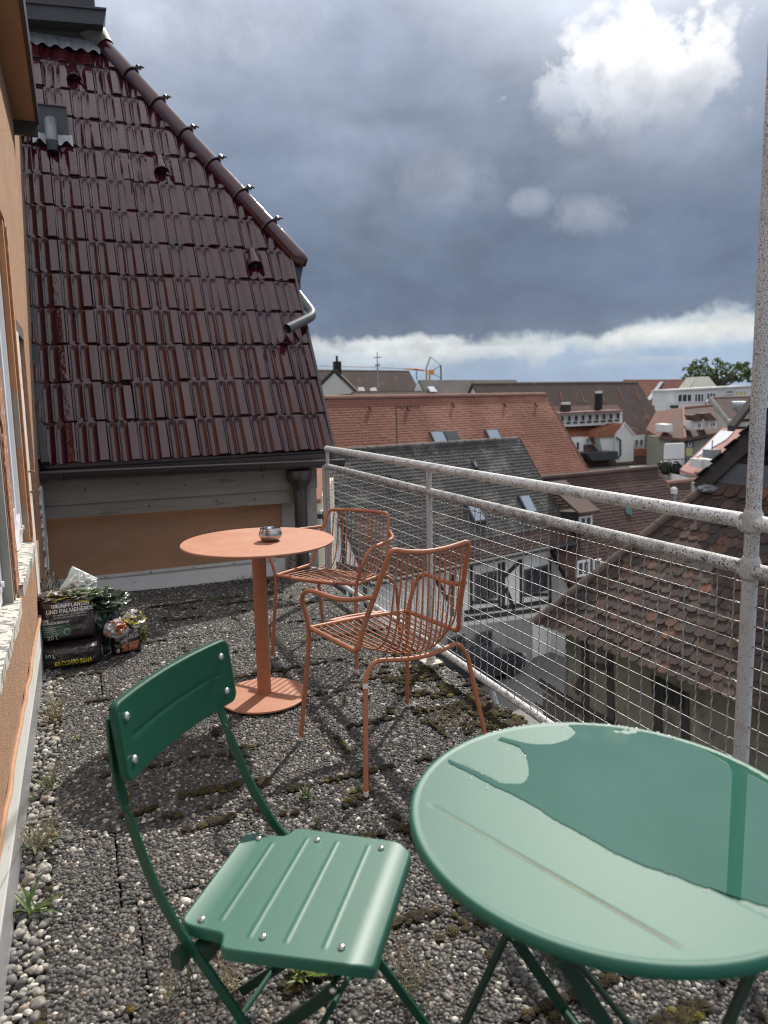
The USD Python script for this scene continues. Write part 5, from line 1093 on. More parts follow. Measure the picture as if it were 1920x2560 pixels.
for k in range(int(gB['L']/.42)):
    p = gB['A']+gB['e']*(k*.42+.2); obj('ridge_tile', MB().tube([p-gB['e']*.21, p+gB['e']*.23], [.11, .095], 9), M_tgrey, gB['t'])
obj('gutter', MB().tube([gB['P0']-UP*.06+gB['d']*.05, gB['P0']+gB['e']*gB['L']-UP*.06+gB['d']*.05], .075, 10), M_anth, gB['t'])
obj('verge', MB().poly([gB['B']+gB['N']*.05, gB['B']-gB['U']*gB['S']+gB['N']*.05, gB['B']-gB['U']*gB['S']-gB['N']*.14, gB['B']-gB['N']*.14], gB['e']*.04), M_timber, gB['t'], smooth=False)
obj('verge', MB().poly([gB['A']+gB['N']*.05, gB['A']-gB['U']*gB['S']+gB['N']*.05, gB['A']-gB['U']*gB['S']-gB['N']*.14, gB['A']-gB['N']*.14], -gB['e']*.04), M_timber, gB['t'], smooth=False)
def skylight(o, x, y, w, h, m=None):
    c = on_face(o, x, y, 'roof', .04); R_ = frame_R(o['e'], o['U'], o['N']); f = obj('skylight', MB().box(c+o['N']*.03, (w, h, .10), R_), M_anth, o['t'], smooth=False)
    obj('pane', MB().box(c+o['N']*.082, (w-.14, h-.14, .012), R_), m or M_sky, f)
for x, y in ((1188, 1282), (1318, 1262)): skylight(gB, x, y, .62, .85)
skylight(gB, 986, 1195, .35, .25, M_anth); skylight(gB, 1186, 1163, .2, .35)
for x0, y0, x1, y1 in ((1186, 1432, 1240, 1500), (1310, 1418, 1367, 1482)):
    pix_window(gB['t'], gB['wp'], gB['d'], x0, y0, x1, y1, 3, .07, mat('dark_frame', (.08, .075, .075), .6), .0)
    beam(gB['t'], gB['wp'], gB['d'], [(x0-6, y1+6), (x1+6, y1+4)], .12); beam(gB['t'], gB['wp'], gB['d'], [(x0-8, y0-20), (x0-8, y1+30)], .13); beam(gB['t'], gB['wp'], gB['d'], [(x1+8, y0-24), (x1+8, y1+26)], .13)
for pts in ([(1258, 1405), (1258, 1522)], [(1262, 1440), (1300, 1402)], [(1264, 1470), (1285, 1524)], [(1130, 1432), (1130, 1540)], [(1160, 1532), (1444, 1494)], [(1160, 1548), (1350, 1524)], [(1085, 1440), (1120, 1500)]): beam(gB['t'], gB['wp'], gB['d'], pts, .17)
obj('ground_floor', MB().poly([on_face(gB, x, y, 'wall', .10) for x, y in ((1000, 1585), (1330, 1545), (1330, 1850), (1000, 1850))], gB['d']*.03), M_gwall, gB['t'], smooth=False)
for x0, y0, x1, y1 in ((1185, 1580, 1228, 1625), (1120, 1590, 1160, 1630)): pix_window(gB['t'], gB['wp'], gB['d'], x0, y0, x1, y1, 2, .07, mat('dark_frame', (.08, .075, .075), .6), .14)
# its left gable with timber framing
G0 = gB['A']+gB['e']*.17; gd_ = gB['d']; 
def gpt(s, z): return G0*[1, 1, 0]+gd_*s+UP*z
for s0, z0, s1, z1 in ((0, gB['z']-.4, 0, GZ), (-1.3, gB['z']-2.2, -1.3, GZ), (1.3, gB['z']-2.2, 1.3, GZ), (2.5, gB['ez']+.4, 2.5, GZ), (-2.5, -4, 2.5, -4), (-2.6, gB['z']-3.9, 2.6, gB['z']-3.9), (-1.6, gB['z']-2.3, 1.6, gB['z']-2.3), (-2.5, -5.6, 2.5, -5.6), (0, -4, 1.3, -5.6), (1.3, -5.6, 2.5, -4)):
    a, b = gpt(s0, z0), gpt(s1, z1); d = facing(b-a); s = np.cross(gB['e'], d); obj('beam', MB().box((a+b)/2-gB['e']*.02, (np.linalg.norm(b-a), .17, .05), frame_R(d, s, gB['e'])), M_timber, gB['t'], smooth=False)
for s0, z0 in ((.65, -2.9), (-.65, -2.9), (1.9, -4.8), (.65, -4.8), (1.9, -6.6), (.65, -6.6)): window_on(gB['t'], gpt(s0, z0)-gB['e']*.03, gd_, UP, -gB['e'], .75, .9, .08, 2, None)
# ---- long orange roof behind it
gA = house('long house with bright orange tiled roof behind the grey roof', 'orange_roofed_house', at(740, 999, 36), at(1362, 984, 45.5), 4.6, math.radians(52), M_dark, M_cwall)
reg = Polygon([(0, -.1), (gA['L'], -.1), (gA['L'], gA['S']), (0, gA['S'])])
W, F_ = tile_block(gA['P0']+gA['N']*.01, gA['e'], gA['U'], reg, .21, .165, .02); obj('tile_field', (W, F_), tmat('orange_tiles', (.31, .122, .078), (.37, .17, .115), isl=.2, mixs=.35), gA['t'], smooth=False, kind='stuff')
obj('ridge_cap', MB().tube([gA['A'], gA['B']], .13, 8), mat('ridge_clay', (.24, .12, .085), .9, .3, 2), gA['t'])
obj('verge', MB().poly([gA['B']+gA['N']*.06, gA['B']-gA['U']*gA['S']+gA['N']*.06, gA['B']-gA['U']*gA['S']-gA['N']*.14, gA['B']-gA['N']*.14], gA['e']*.06), mat('clay_verge', (.20, .10, .07), .9), gA['t'], smooth=False)
for x, y, w_ in ((1098, 1100, .9), (1133, 1100, .9), (1236, 1094, .95)): skylight(gA, x, y, w_, 1.1, M_anth if x == 1133 else None)
for x in (925, 1133, 1262, 1340, 1020): c = on_face(gA, x, 1022 if x < 1100 else 1012, 'roof', .1); obj('snow_hook', MB().box(c, (.05, .3, .08), frame_R(gA['e'], gA['U'], gA['N'])), M_timber, gA['t'])
an_ = on_face(gA, 992, 1016, 'roof', .0); atn = thing('roof_aerial', 'thin roof aerial mast with crossbar in front of the orange roof', 'aerial'); p = at(993, 1125, 34)
pt_ = at(990, 1014, 34); obj('mast', MB().tube([p-UP*1., pt_], .025, 6), M_timber, atn); obj('boom', MB().tube([at(992, 1018, 34), at(1050, 1016, 34)], .02, 5), M_timber, atn)
for k in range(6): q = at(1000+k*9, 1018, 34); obj('rod', MB().tube([q-UP*.12, q+UP*.12], .012, 4), M_timber, atn)
# ---- dark reddish house right of the grey roof
gD = house('house with dark red-brown tiled roof and small dormer, right of the grey roof', 'red_brown_house', at(1290, 1195, 29), at(1642, 1174, 33.3), 3.6, math.radians(50), M_dark, M_wwall)
reg = Polygon([(0, -.1), (gD['L'], -.1), (gD['L'], gD['S']), (0, gD['S'])])
M_tred = tmat('redbrown_tiles', (.095, .048, .038), (.13, .068, .05), isl=.3, mixs=.5)
W, F_ = tile_block(gD['P0']+gD['N']*.01, gD['e'], gD['U'], reg, .178, .15); obj('tile_field', (W, F_), M_tred, gD['t'], smooth=False, kind='stuff')
obj('ridge_cap', MB().tube([gD['A'], gD['B']], .12, 8), M_tred, gD['t'])
obj('patch_tiles', MB().poly([on_face(gD, x, y, 'roof', .06) for x, y in ((1562, 1264), (1578, 1268), (1580, 1290), (1566, 1284))], gD['N']*.01), mat('teal_tiles', (.03, .10, .10), .6, .4, 6, speck=((.5, .25, .15), 3, (.6, .66))), gD['t'], smooth=False)
def dormer(o, x0, y0, x1, y1, proj_, wall_m, roof_m, panes=2, rise=.5, overh=.15):
    """A small dormer: front window wall between two photo corners, pent roof running back into the slope."""
    c = on_face(o, (x0+x1)/2, y1, 'roof', .05); n = o['d']; P = c+n*proj_
    q = [onp(x, y, P, n) for x, y in ((x0, y1), (x1, y1), (x1, y0), (x0, y0))]
    ax = o['e']; w = abs((q[1]-q[0])@ax); h = (q[3]-q[0])[2]; c = (q[0]+q[1])/2; dd = obj('dormer', MB().poly([c-ax*w/2, c+ax*w/2, c+ax*w/2+UP*h, c-ax*w/2+UP*h], -n*(proj_+h/math.tan(math.radians(50))+.3)), wall_m, o['t'], smooth=False)
    a = c+UP*(h+.02)+n*overh; rl_ = h*1.5+1.0
    obj('dormer_roof', MB().poly([a-ax*(w/2+.15), a+ax*(w/2+.15), a+ax*(w/2+.15)-n*rl_+UP*rise*rl_*.6, a-ax*(w/2+.15)-n*rl_+UP*rise*rl_*.6], UP*.10), roof_m, dd, smooth=False)
    f = window_on(o['t'], c+UP*h*.48+n*.01, ax, UP, n, w*.86, h*.8, .09, panes); return dd
dormer(gD, 1443, 1284, 1480, 1322, .5, M_timber, M_tred, 2, .9, .25)
for x0, y0, x1, y1 in ((1440, 1400, 1472, 1440), (1482, 1398, 1500, 1432)): pix_window(gD['t'], gD['wp'], gD['d'], x0, y0, x1, y1, 2, .1)
# ---- low brown tiled wall roof with post, flue and roof terrace behind
gE = house('low house with brown tiled roof between the dark roof and the old barn', 'low_brown_house', at(1648, 1207, 35), at(1830, 1194, 37.5), 3., math.radians(45), M_tred, M_gwall)
obj('ridge_cap', MB().tube([gE['A'], gE['B']], .13, 8), mat('ridge_clay', (.24, .12, .085), .9, .3, 2), gE['t']); reg = Polygon([(0, 0), (gE['L'], 0), (gE['L'], gE['S']), (0, gE['S'])])
W, F_ = tile_block(gE['P0']+gE['N']*.01, gE['e'], gE['U'], reg, .2, .17); obj('tile_field', (W, F_), M_tred, gE['t'], smooth=False, kind='stuff')
obj('post', MB().tube([at(1733, 1262, 34), at(1733, 1206, 34)], .09, 8), M_gwall, gE['t'])
fl2 = thing('roof_flue', 'white capped metal flue standing before the low brown roof', 'flue'); obj('pipe', MB().tube([at(1685, 1290, 31), at(1685, 1234, 31)], .085, 12), M_zinc, fl2); obj('cap', MB().tube([at(1685, 1234, 31), at(1685, 1222, 31), at(1685, 1218, 31)], [.14, .14, .07], 14), M_wwall, fl2)
rt = thing('roof_terrace', 'flat grey roof terrace with thin black railing behind the low brown roof', 'roof terrace'); a, b = at(1655, 1188, 44), at(1830, 1180, 46)
obj('deck', MB().poly([a, b, b+FW*6, a+FW*6], -UP*.5), M_gwall, rt, smooth=False); obj('rail', MB().tube([a+UP*.95, b+UP*.95], .03, 6), M_timber, rt)
for k in range(12): p = a+(b-a)*k/11; obj('baluster', MB().tube([p, p+UP*.95], .02, 5), M_timber, rt)
for k in range(5): obj('planter', crumple(a+(b-a)*(.02+.05*k)+UP*.35+FW*.4, (.35, .3, .35), 60+k, .4, 2), leafmat(f'shrub_{k}', (.02, .03, .015)), rt)
# ---- the old barn close to the railing: beaver-tail tiles laid one by one
EL = V(7.671, 10.874, -2.731); be, bu = V(.089, -.996, 0), V(.996, .089, 0); bp = math.radians(42); BU3 = bu*math.cos(bp)+UP*math.sin(bp); BN = np.cross(be, BU3); BN = BN if BN[2] > 0 else -BN
barn = thing('old_barn', 'old barn with patched red-brown beaver-tail roof right behind the railing', 'barn')
bpt = lambda a, u, h=0.: EL+be*a+BU3*u+BN*h
TOPU = 3.60
reg = Polygon([(-.02, -.08), (9.5, -.08), (9.5, TOPU), (1.42, TOPU)])
obj('roof_boards', MB().poly([bpt(0.05, 0, -.02), bpt(9.5, 0, -.02), bpt(9.5, TOPU, -.02), bpt(1.42, TOPU, -.02)], -BN*.08), M_dark, barn, smooth=False)
bcol = [((.066, .039, .031), 28), ((.050, .033, .028), 27), ((.085, .047, .034), 20), ((.052, .040, .034), 9), ((.125, .060, .039), 7), ((.10, .064, .045), 6), ((.20, .072, .045), 1.5), ((.085, .060, .045), 4)]
bm_ = [mat(f'old_tile_{i}', c, .88, .28, 9, speck=(tuple(np.array(c)*.45), 16, (.56, .66)), bump=.004, bscale=60) for i, (c, w) in enumerate(bcol)]; bw = np.array([w for c, w in bcol]); bw = bw/bw.sum()
TWd, TEx = .186, .192
q, _ = tiles(EL, be, BU3, reg, TWd, TEx)
P = EL+q[:, :1]*be+q[:, 1:]*BU3; pj = proj(P); vis = (pj[:, 0] > 1300) & (pj[:, 0] < 1960) & (pj[:, 1] > 1180) & (pj[:, 1] < 1900)
order = np.argsort(np.where(vis, pj[:, 2], 1e6)); single = set(order[:300].tolist()); red = [(1, 3), (2, 3), (3, 3)]
tv, tf = bt_mesh(TWd, TEx*1.75, .017); tf = tf[:, ::-1] if np.dot(np.cross(be, BU3), BN) < 0 else tf
rest = [MB() for _ in bm_]
for k in range(len(q)):
    c = rng.choice(len(bm_), p=bw)
    px, py = pj[k, 0], pj[k, 1]
    if abs((px-1390)*.78+(py-1520)) < 7 and 1340 < px < 1500 and rng.random() < .75: c = 6
    v = tv.copy(); a = rng.normal(0, .02); v[:, :2] = v[:, :2]@V([math.cos(a), math.sin(a)], [-math.sin(a), math.cos(a)]); v[:, 0] += q[k, 0]+rng.normal(0, .006); v[:, 1] += q[k, 1]+rng.normal(0, .010); v[:, 2] += rng.normal(0, .004)+v[:, 1]*0
    W = EL+v[:, :1]*be+v[:, 1:2]*BU3+v[:, 2:]*BN
    if k in single: obj('roof_tile', (W, tf), bm_[c], barn, smooth=False)
    else: rest[c].add(W, tf)
for i, m in enumerate(rest):
    if m.v: obj('further_tiles', m, bm_[i], barn, smooth=False, kind='stuff')
h0, h1 = bpt(-.02, -.1, .05), bpt(1.42, TOPU, .05); nc = 11
for i in range(nc): a, b = h0+(h1-h0)*i/nc, h0+(h1-h0)*(i+1.12)/nc; obj('hip_tile', MB().tube([a, b], [.085, .072], 9), mat('hip_clay', (.10, .068, .055), .9, .3, 5), barn)
obj('hip_end', MB().poly([bpt(0, 0, .0), bpt(1.42, TOPU, .0), bpt(1.42, TOPU)-be*.0+bu*3-UP*TOPU*math.sin(bp), bpt(0, 0)+bu*4.5], -UP*.1), M_tred, barn, smooth=False)
obj('lead_corner', crumple(bpt(1.50, TOPU-.02, .05), (.16, .16, .06), 71, .3, 3), M_lead, barn)
# top course, sheet flashing, dark loft under the overhanging gable
tc_ = MB()
for k in range(26):
    a = 1.7+k*.27; v = np.array([(x, y, z) for x, y, z in tv])*[1.35, 1.1, 1.]; W = bpt(a, TOPU-.16, .03)+v[:, :1]*be+v[:, 1:2]*BU3+v[:, 2:]*BN; obj('top_tile', (W, tf), bm_[4 if k % 3 else 6] if k > 2 else bm_[2], barn, smooth=False)
PT = bpt(0, TOPU+.12, .0); Rb = onp(1752, 1196, PT, bu); Rt = onp(1885, 1066, PT, bu); dr_ = Rt-Rb; Rp = Rb+dr_*2.1
obj('sheet_flashing', MB().poly([PT+be*1.3-UP*.05, PT+be*9-UP*.05, PT+be*9+UP*.42, PT+be*1.75+UP*.42], bu*.05), mat('dark_sheet', (.085, .09, .092), .5, .2, 3, metal=.3), barn, smooth=False)
obj('loft_wall', MB().poly([PT+be*1.6+bu*1.3, PT+be*9+bu*1.3, PT+be*9+bu*1.3+UP*4, PT+be*3.+bu*1.3+UP*4], bu*.1), M_dark, barn, smooth=False)
nU = facing(np.cross(dr_, bu)); nU = nU if nU[2] > 0 else -nU
obj('gable_roof', MB().poly([Rb-dr_*.12, Rp, Rp+bu*5, Rb-dr_*.12+bu*5], -nU*.16), M_timber, barn, smooth=False)
W, F_ = tile_block(Rb-dr_*.12+nU*.02, bu, facing(dr_), Polygon([(-.05, 0), (5, 0), (5, np.linalg.norm(Rp-Rb)), (-.05, np.linalg.norm(Rp-Rb))]), .2, .19, .02); obj('gable_tiles', (W, F_), tmat('slate_tiles', (.055, .052, .050), (.10, .095, .09)), barn, smooth=False, kind='stuff')
obj('barge_board', MB().poly([Rb-dr_*.12, Rp, Rp-nU*.26, Rb-dr_*.12-nU*.26], -bu*.05), M_timber, barn, smooth=False)
for k in range(4): p = Rb+dr_*(.15+.45*k)-nU*.22; obj('rafter', MB().box(p+bu*.7, (.12, 1.3, .14), frame_R(facing(dr_), bu, nU)), M_timber, barn, smooth=False)
# barn walls
wP = bpt(0, 0)+bu*.38-UP*.02
obj('wall', MB().poly([wP+be*.3+UP*.3, wP+be*9+UP*.3, wP+be*9-UP*6.2, wP+be*.3-UP*6.2], bu*.3), mat('olive_render', (.155, .145, .105), .95, .22, 1.6, speck=((.085, .08, .065), 2.4, (.55, .68)), bump=.006, bscale=25), barn, smooth=False)
obj('end_wall', MB().poly([wP+be*.3+UP*.2, wP+be*.3+bu*7+UP*.2, wP+be*.3+bu*7-UP*6.2, wP+be*.3-UP*6.2], be*.1), M_gwall, barn, smooth=False)
for pts, wd in (([(1463, 1590), (1465, 1810)], .17), ([(1524, 1635), (1530, 1815)], .16), ([(1640, 1690), (1650, 1900)], .17), ([(1712, 1730), (1716, 1900)], .15), ([(1345, 1700), (1420, 1752), (1560, 1830)], .2), ([(1440, 1730), (1462, 1690)], .16), ([(1470, 1660), (1530, 1672)], .1), ([(1340, 1760), (1480, 1850)], .12)): beam(barn, wP, bu, pts, wd)
obj('loft_opening', MB().poly([onp(x, y, wP-bu*.012, bu) for x, y in ((1640, 1690), (1712, 1730), (1712, 1775), (1640, 1745))], -bu*.02), M_dark, barn, smooth=False)
for k in range(3): a = onp(1658+k*18, 1700+k*10, wP-bu*.03, bu); obj('bar', MB().tube([a, a-UP*.35], .018, 5), M_timber, barn)
obj('door_boards', MB().poly([onp(x, y, wP-bu*.02, bu) for x, y in ((1360, 1730), (1440, 1780), (1440, 1900), (1360, 1860))], -bu*.03), mat('grey_boards', (.075, .068, .06), .9, .3, 2, stretch=(8, 8, 1)), barn, smooth=False)
# ---- parked cars below
def car(label, c, ang, body):
    t = thing('parked_car', label, 'car'); f, s = V(math.cos(ang), math.sin(ang), 0), V(-math.sin(ang), math.cos(ang), 0); R_ = frame_R(f, s, UP)
    def ext(prof, w, y0=None):
        m = trimesh.creation.extrude_polygon(Polygon(prof).buffer(-.015).buffer(.015), w, engine='earcut'); v = np.array(m.vertices); v = np.stack([v[:, 0], v[:, 2]-w/2, v[:, 1]], 1)@R_.T+c; return trimesh.Trimesh(v, m.faces[:, ::-1], process=False)
    obj('body', ext([(-2.1, .25), (2.1, .25), (2.15, .62), (1.9, .85), (.95, .98), (-1.9, 1.0), (-2.15, .8)], 1.78), body, t, smooth=30)
    obj('cabin', ext([(-1.95, .97), (1.0, .97), (.25, 1.45), (-1.5, 1.47)], 1.5), M_pane, t, smooth=30); obj('roof', ext([(-1.5, 1.45), (.3, 1.43), (.15, 1.52), (-1.4, 1.54)], 1.4), body, t, smooth=30)
    for a in (-1.35, 1.35):
        for b in (-.8, .8): w = trimesh.creation.cylinder(.32, .22, sections=20); v = np.array(w.vertices)[:, [0, 2, 1]]+[a, b, .32]; obj('wheel', (v@R_.T+c, w.faces[:, ::-1]), M_dark, t)
    for b in (-.72, .72): obj('tail_light', MB().box(c+f*-2.12+s*b+UP*.78, (.06, .30, .16), R_), mat('tail_light_red', (.55, .012, .02), .2), t); obj('headlight', MB().box(c+f*2.1+s*b+UP*.68, (.08, .34, .14), R_), M_frame, t)
    return t
ec = math.atan2(gB['e'][1], gB['e'][0])
p = onz(1150, 1712, GZ); car('black parked car in the street below the railing, nearer the half-timbered wall', p+V(.4, .3, 0), ec, mat('black_car_paint', (.012, .013, .017), .2, .1, 3, coat=.8))
p = onz(1100, 1672, GZ); car('dark grey parked car with red tail light showing past the front armchair leg', p+V(-1.2, .2, 0), ec+math.pi, mat('grey_car_paint', (.035, .037, .04), .22, .1, 3, coat=.8))
# ---- things seen beside the downpipe on the left
cr = thing('cream_house', 'cream house with small white window seen between the downpipe and the railing', 'house'); a, b = at(690, 1250, 15), at(806, 1240, 16.6)
obj('wall', MB().poly([a, b, b*[1, 1, 0]+UP*GZ, a*[1, 1, 0]+UP*GZ], FW*4), M_cwall, cr, smooth=False); obj('roof', MB().poly([a-FW*.5+UP*.0, b-FW*.5, b+FW*2.2+UP*1.0, a+FW*2.2+UP*1.0], -UP*.1), tmat('orange_tiles', (.31, .122, .078), (.37, .17, .115)), cr, smooth=False)
nn = facing(np.cross(b-a, UP)); 
for x0, y0, x1, y1 in ((798, 1275, 812, 1315), (772, 1335, 790, 1385)): pix_window(cr['x'] if False else cr, a-FW*.02, nn, x0, y0, x1, y1, 1, .1)
fn = thing('wooden_post', 'grey weathered wooden post with crossbar beside the black downpipe', 'post'); obj('post', MB().tube([at(782, 1440, 7.2), at(783, 1264, 7.2)], .032, 10), M_wood, fn); obj('crossbar', MB().poly([at(764, 1282, 7.25), at(812, 1286, 7.25), at(812, 1298, 7.25), at(764, 1294, 7.25)], FW*.04), M_timber, fn, smooth=False)
obj('lower_rail', MB().poly([at(764, 1296, 7.3), at(775, 1296, 7.3), at(775, 1340, 7.3), at(764, 1340, 7.3)], FW*.03), M_frame, fn, smooth=False)
# ================================================================== FAR HOUSES
def block(t, name, pxs, P, n, thick, m, h=0., back=None):
    n = facing(n); n = n if n@(CAM-P) > 0 else -n; q = [onp(x, y, P+n*h, n) for x, y in pxs]; return obj(name, MB().poly(q, -n*thick), m, t, smooth=False)
gF = house('large white house with big dark roof, long dormer and white gable wing', 'white_house', at(1180, 960, 57), at(1593, 949, 65), 5.6, math.radians(50), M_lbrown, M_wwall)
t, n = gF['t'], gF['d']
P = on_face(gF, 1480, 1060, 'roof')+n*1.1
block(t, 'dormer', [(1385, 1036), (1556, 1028), (1556, 1060), (1392, 1068)], P, n, 3.0, M_wwall); block(t, 'dormer_roof', [(1378, 1037), (1562, 1028), (1562, 1024), (1378, 1033)], P, n, 4.0, mat('old_pink_tiles', (.20, .12, .10), .9, .3, 1.5), .4)
for k in range(9): x = 1400+k*17.4; pix_window(t, P+n*.02, n, x, 1040-k*.9, x+9.5, 1055-k*.9, 1, .07); block(t, 'sill', [(x-1, 1057-k*.9), (x+10, 1056.5-k*.9), (x+10, 1060-k*.9), (x-1, 1060.5-k*.9)], P, n, .2, M_timber, .06)
q_ = on_face(gF, 1480, 1020, 'roof'); 
def roofpoly(o, name, pxs, m, h=.12): return obj(name, MB().poly([on_face(o, x, y, 'roof', h) for x, y in pxs], -o['N']*.1), m, o['t'], smooth=False)
roofpoly(gF, 'dormer_pent', [(1384, 1016), (1545, 1012), (1552, 1026), (1386, 1034)], mat('old_pink_tiles', (.20, .12, .10), .9, .3, 1.5), .7)
roofpoly(gF, 'copper_slope', [(1398, 1070), (1562, 1062), (1545, 1092), (1405, 1094)], M_copper, .25)
for (x0, y0, x1, y1) in ((1397, 976, 1406, 1004), (1447, 973, 1460, 1006), (1497, 972, 1512, 1005), (1543, 968, 1559, 1005), (1585, 968, 1598, 1000), (1607, 1020, 1620, 1050), (1633, 1075, 1660, 1128)): roofpoly(gF, 'rust_streak', [(x0, y0), (x0+3, y0), (x1+3, y1), (x1, y1)], mat('rust_orange', (.22, .09, .05), .9, .3, 3), .02)
for (x, y0, y1, w_, m) in ((1496, 986, 1023, .32, M_dark), (1414, 1013, 1028, .42, M_timber)): p0, p1 = on_face(gF, x, y1, 'roof', .8), None; p1 = p0+UP*(y1-y0)/1800*62; obj('chimney', MB().tube([p0, p1], w_, 10), m, t); obj('chimney_cap', MB().tube([p1, p1+UP*.2], w_*.9, 10), M_wwall, t)
P2 = P+n*1.4
block(t, 'gable_wing', [(1541, 1086), (1562, 1060), (1584, 1088), (1584, 1190), (1541, 1190)], P2, n, 4.5, M_wwall); block(t, 'wing_side', [(1497, 1090), (1541, 1092), (1541, 1190), (1512, 1190), (1512, 1148)], P2-n*.3, n, 4., M_wwall)
block(t, 'wing_roof', [(1494, 1093), (1540, 1092), (1563, 1058), (1545, 1060), (1500, 1078)], P2-n*.2, n, 3.5, M_copper); obj('wing_rake', MB().tube([onp(1561, 1057, P2, n), onp(1588, 1090, P2, n)], .09, 6), M_wwall, t)
block(t, 'small_dormer', [(1582, 1090), (1612, 1087), (1610, 1122), (1582, 1123)], P2-n*.6, n, 3., M_wwall); block(t, 'small_dormer_roof', [(1574, 1070), (1592, 1070), (1617, 1086), (1578, 1090)], P2-n*.8, n, 2.5, mat('old_pink_tiles', (.20, .12, .10), .9, .3, 1.5))
for x in (1586, 1598): pix_window(t, P2-n*.58, n, x, 1098, x+9, 1116, 1, .1)
block(t, 'left_dormer', [(1410, 1096), (1458, 1092), (1458, 1134), (1420, 1136)], P2-n*.8, n, 3., M_wwall)
for x in (1420, 1439): pix_window(t, P2-n*.78, n, x, 1104, x+9, 1126, 1, .1)
block(t, 'stair_wall', [(1458, 1092), (1498, 1092), (1502, 1120), (1486, 1140), (1458, 1140)], P2-n*1.2, n, 2.5, M_wwall); pix_window(t, P2-n*1.18, n, 1465, 1094, 1472, 1106, 1, .1)
block(t, 'slope', [(1478, 1092), (1492, 1092), (1512, 1126), (1500, 1130)], P2-n*.9, n, .4, M_copper)
block(t, 'lower_roof', [(1420, 1138), (1462, 1136), (1470, 1156), (1430, 1158)], P2-n*.3, n, 2., M_copper); block(t, 'lower_roof', [(1577, 1124), (1616, 1122), (1630, 1144), (1577, 1147)], P2-n*.3, n, 2., M_copper); block(t, 'lower_roof', [(1470, 1150), (1505, 1146), (1508, 1156), (1472, 1158)], P2-n*.3, n, 2., mat('rust_orange', (.22, .09, .05), .9, .3, 3))
block(t, 'balcony', [(1466, 1134), (1544, 1128), (1546, 1148), (1482, 1152)], P2+n*.8, n, 1.2, M_anth)
block(t, 'lower_wall', [(1435, 1160), (1545, 1150), (1545, 1200), (1435, 1200)], P2-n*.4, n, 3., M_wwall); block(t, 'lower_wall', [(1584, 1148), (1680, 1142), (1680, 1190), (1584, 1192)], P2-n*.4, n, 3., M_wwall)
for x0, y0, x1, y1 in ((1440, 1172, 1446, 1182), (1462, 1172, 1484, 1182), (1577+8, 1163, 1590+4, 1172), (1598, 1162, 1605, 1174), (1612, 1160, 1622, 1172), (1647, 1157, 1656, 1172)): pix_window(t, P2-n*.38, n, x0, y0, x1, y1, 1, .06, M_anth)
obj('rain_pipe', MB().tube([onp(1541, 1094, P2+n*.1, n), onp(1551, 1100, P2+n*.1, n), onp(1551, 1138, P2+n*.1, n), onp(1544, 1146, P2+n*.1, n)], .07, 6), M_anth, t)
ow = thing('garden_wall', 'plain white wall right of the big dark roof', 'wall'); a, b = at(1666, 1110, 49), at(1712, 1108, 49.5); obj('wall_panel', MB().poly([a, b, b-UP*4, a-UP*4], FW*.4), M_wwall, ow, smooth=False)
# left group on the skyline
gG = house('long dark brown roof on the skyline behind the orange roof', 'brown_roofed_house', at(790, 925, 84), at(1022, 925, 92), 5., math.radians(50), M_lbrown, M_gwall)
for x in (895, 925): block(gG['t'], 'white_roof_light', [(x, 968+(x-895)*.1), (x+14, 968), (x+18, 977), (x+2, 977)], on_face(gG, 910, 970, 'roof', .3), gG['N'], .1, M_wwall)
g1 = thing('gabled_house', 'white gabled house with dark verge and black chimney at the far left', 'house'); a = at(838, 934, 76); n = -FW*.94+RT*.1
block(g1, 'gable', [(836, 932), (906, 1002), (906, 1060), (770, 1060), (770, 998)], a, n, 7, mat('pale_render', (.50, .49, .44), .9, .1, .4)); 
for pts in ([(836, 929), (908, 1001)], [(836, 929), (768, 997)]): q = [onp(x, y, a-facing(n)*-.1, n) for x, y in pts]; obj('roof', MB().poly([q[0], q[1], q[1]+FW*8, q[0]+FW*8], UP*.35), M_timber, g1, smooth=False)
q = onp(841, 930, a, n)+FW*1.5; obj('chimney', MB().bb(q+V(-.35, -.35, -1), q+V(.35, .35, 1.15)), M_dark, g1); obj('chimney_pot', MB().tube([q+UP*1.1, q+UP*1.75], .13, 8), M_dark, g1)
block(g1, 'annex_roof', [(822, 990), (884, 983), (896, 1004), (822, 1006)], a-FW*3, n, .4, M_lbrown)
gm = house('middle row of old brown roofs directly above the orange ridge', 'brown_roofed_house', at(880, 980, 66), at(1062, 976, 70), 3., math.radians(45), mat('mossy_brown_roof', (.12, .085, .072), .9, .3, .9), M_gwall)
g3 = house('grey roofed house with bright skylight on the skyline', 'grey_roofed_house', at(1046, 953, 78), at(1290, 947, 86), 4.5, math.radians(46), mat('grey_old_roof', (.115, .10, .09), .9, .3, .7, speck=((.18, .10, .075), 1.0, (.60, .7))), mat('pale_render', (.50, .49, .44), .9, .1, .4))
block(g3['t'], 'skylight', [(1069, 966), (1084, 966), (1094, 979), (1077, 979)], on_face(g3, 1080, 972, 'roof', .15), g3['N'], .1, mat('bright_glass', (.75, .77, .80), .1, .05, 2))
block(g3['t'], 'end_gable', [(1044, 954), (1070, 992), (1030, 992)], on_face(g3, 1046, 953)-g3['e']*.3, -FW, .3, M_wwall)
for pxs, m in (([(1198, 963), (1232, 990), (1168, 990)], mat('slate_gable', (.17, .185, .19), .9, .15, 1.)), ([(1246, 957), (1258, 990), (1234, 990)], M_wwall)): block(g3['t'], 'cross_gable', pxs, on_face(g3, 1200, 980, 'roof', .5), -FW, 1.5, m)
obj('gable_rake', MB().tube([onp(1165, 992, on_face(g3, 1200, 980, 'roof', .7), FW), onp(1198, 961, on_face(g3, 1200, 980, 'roof', .7), FW), onp(1234, 992, on_face(g3, 1200, 980, 'roof', .7), FW)], .12, 5), M_gwall, g3['t'])
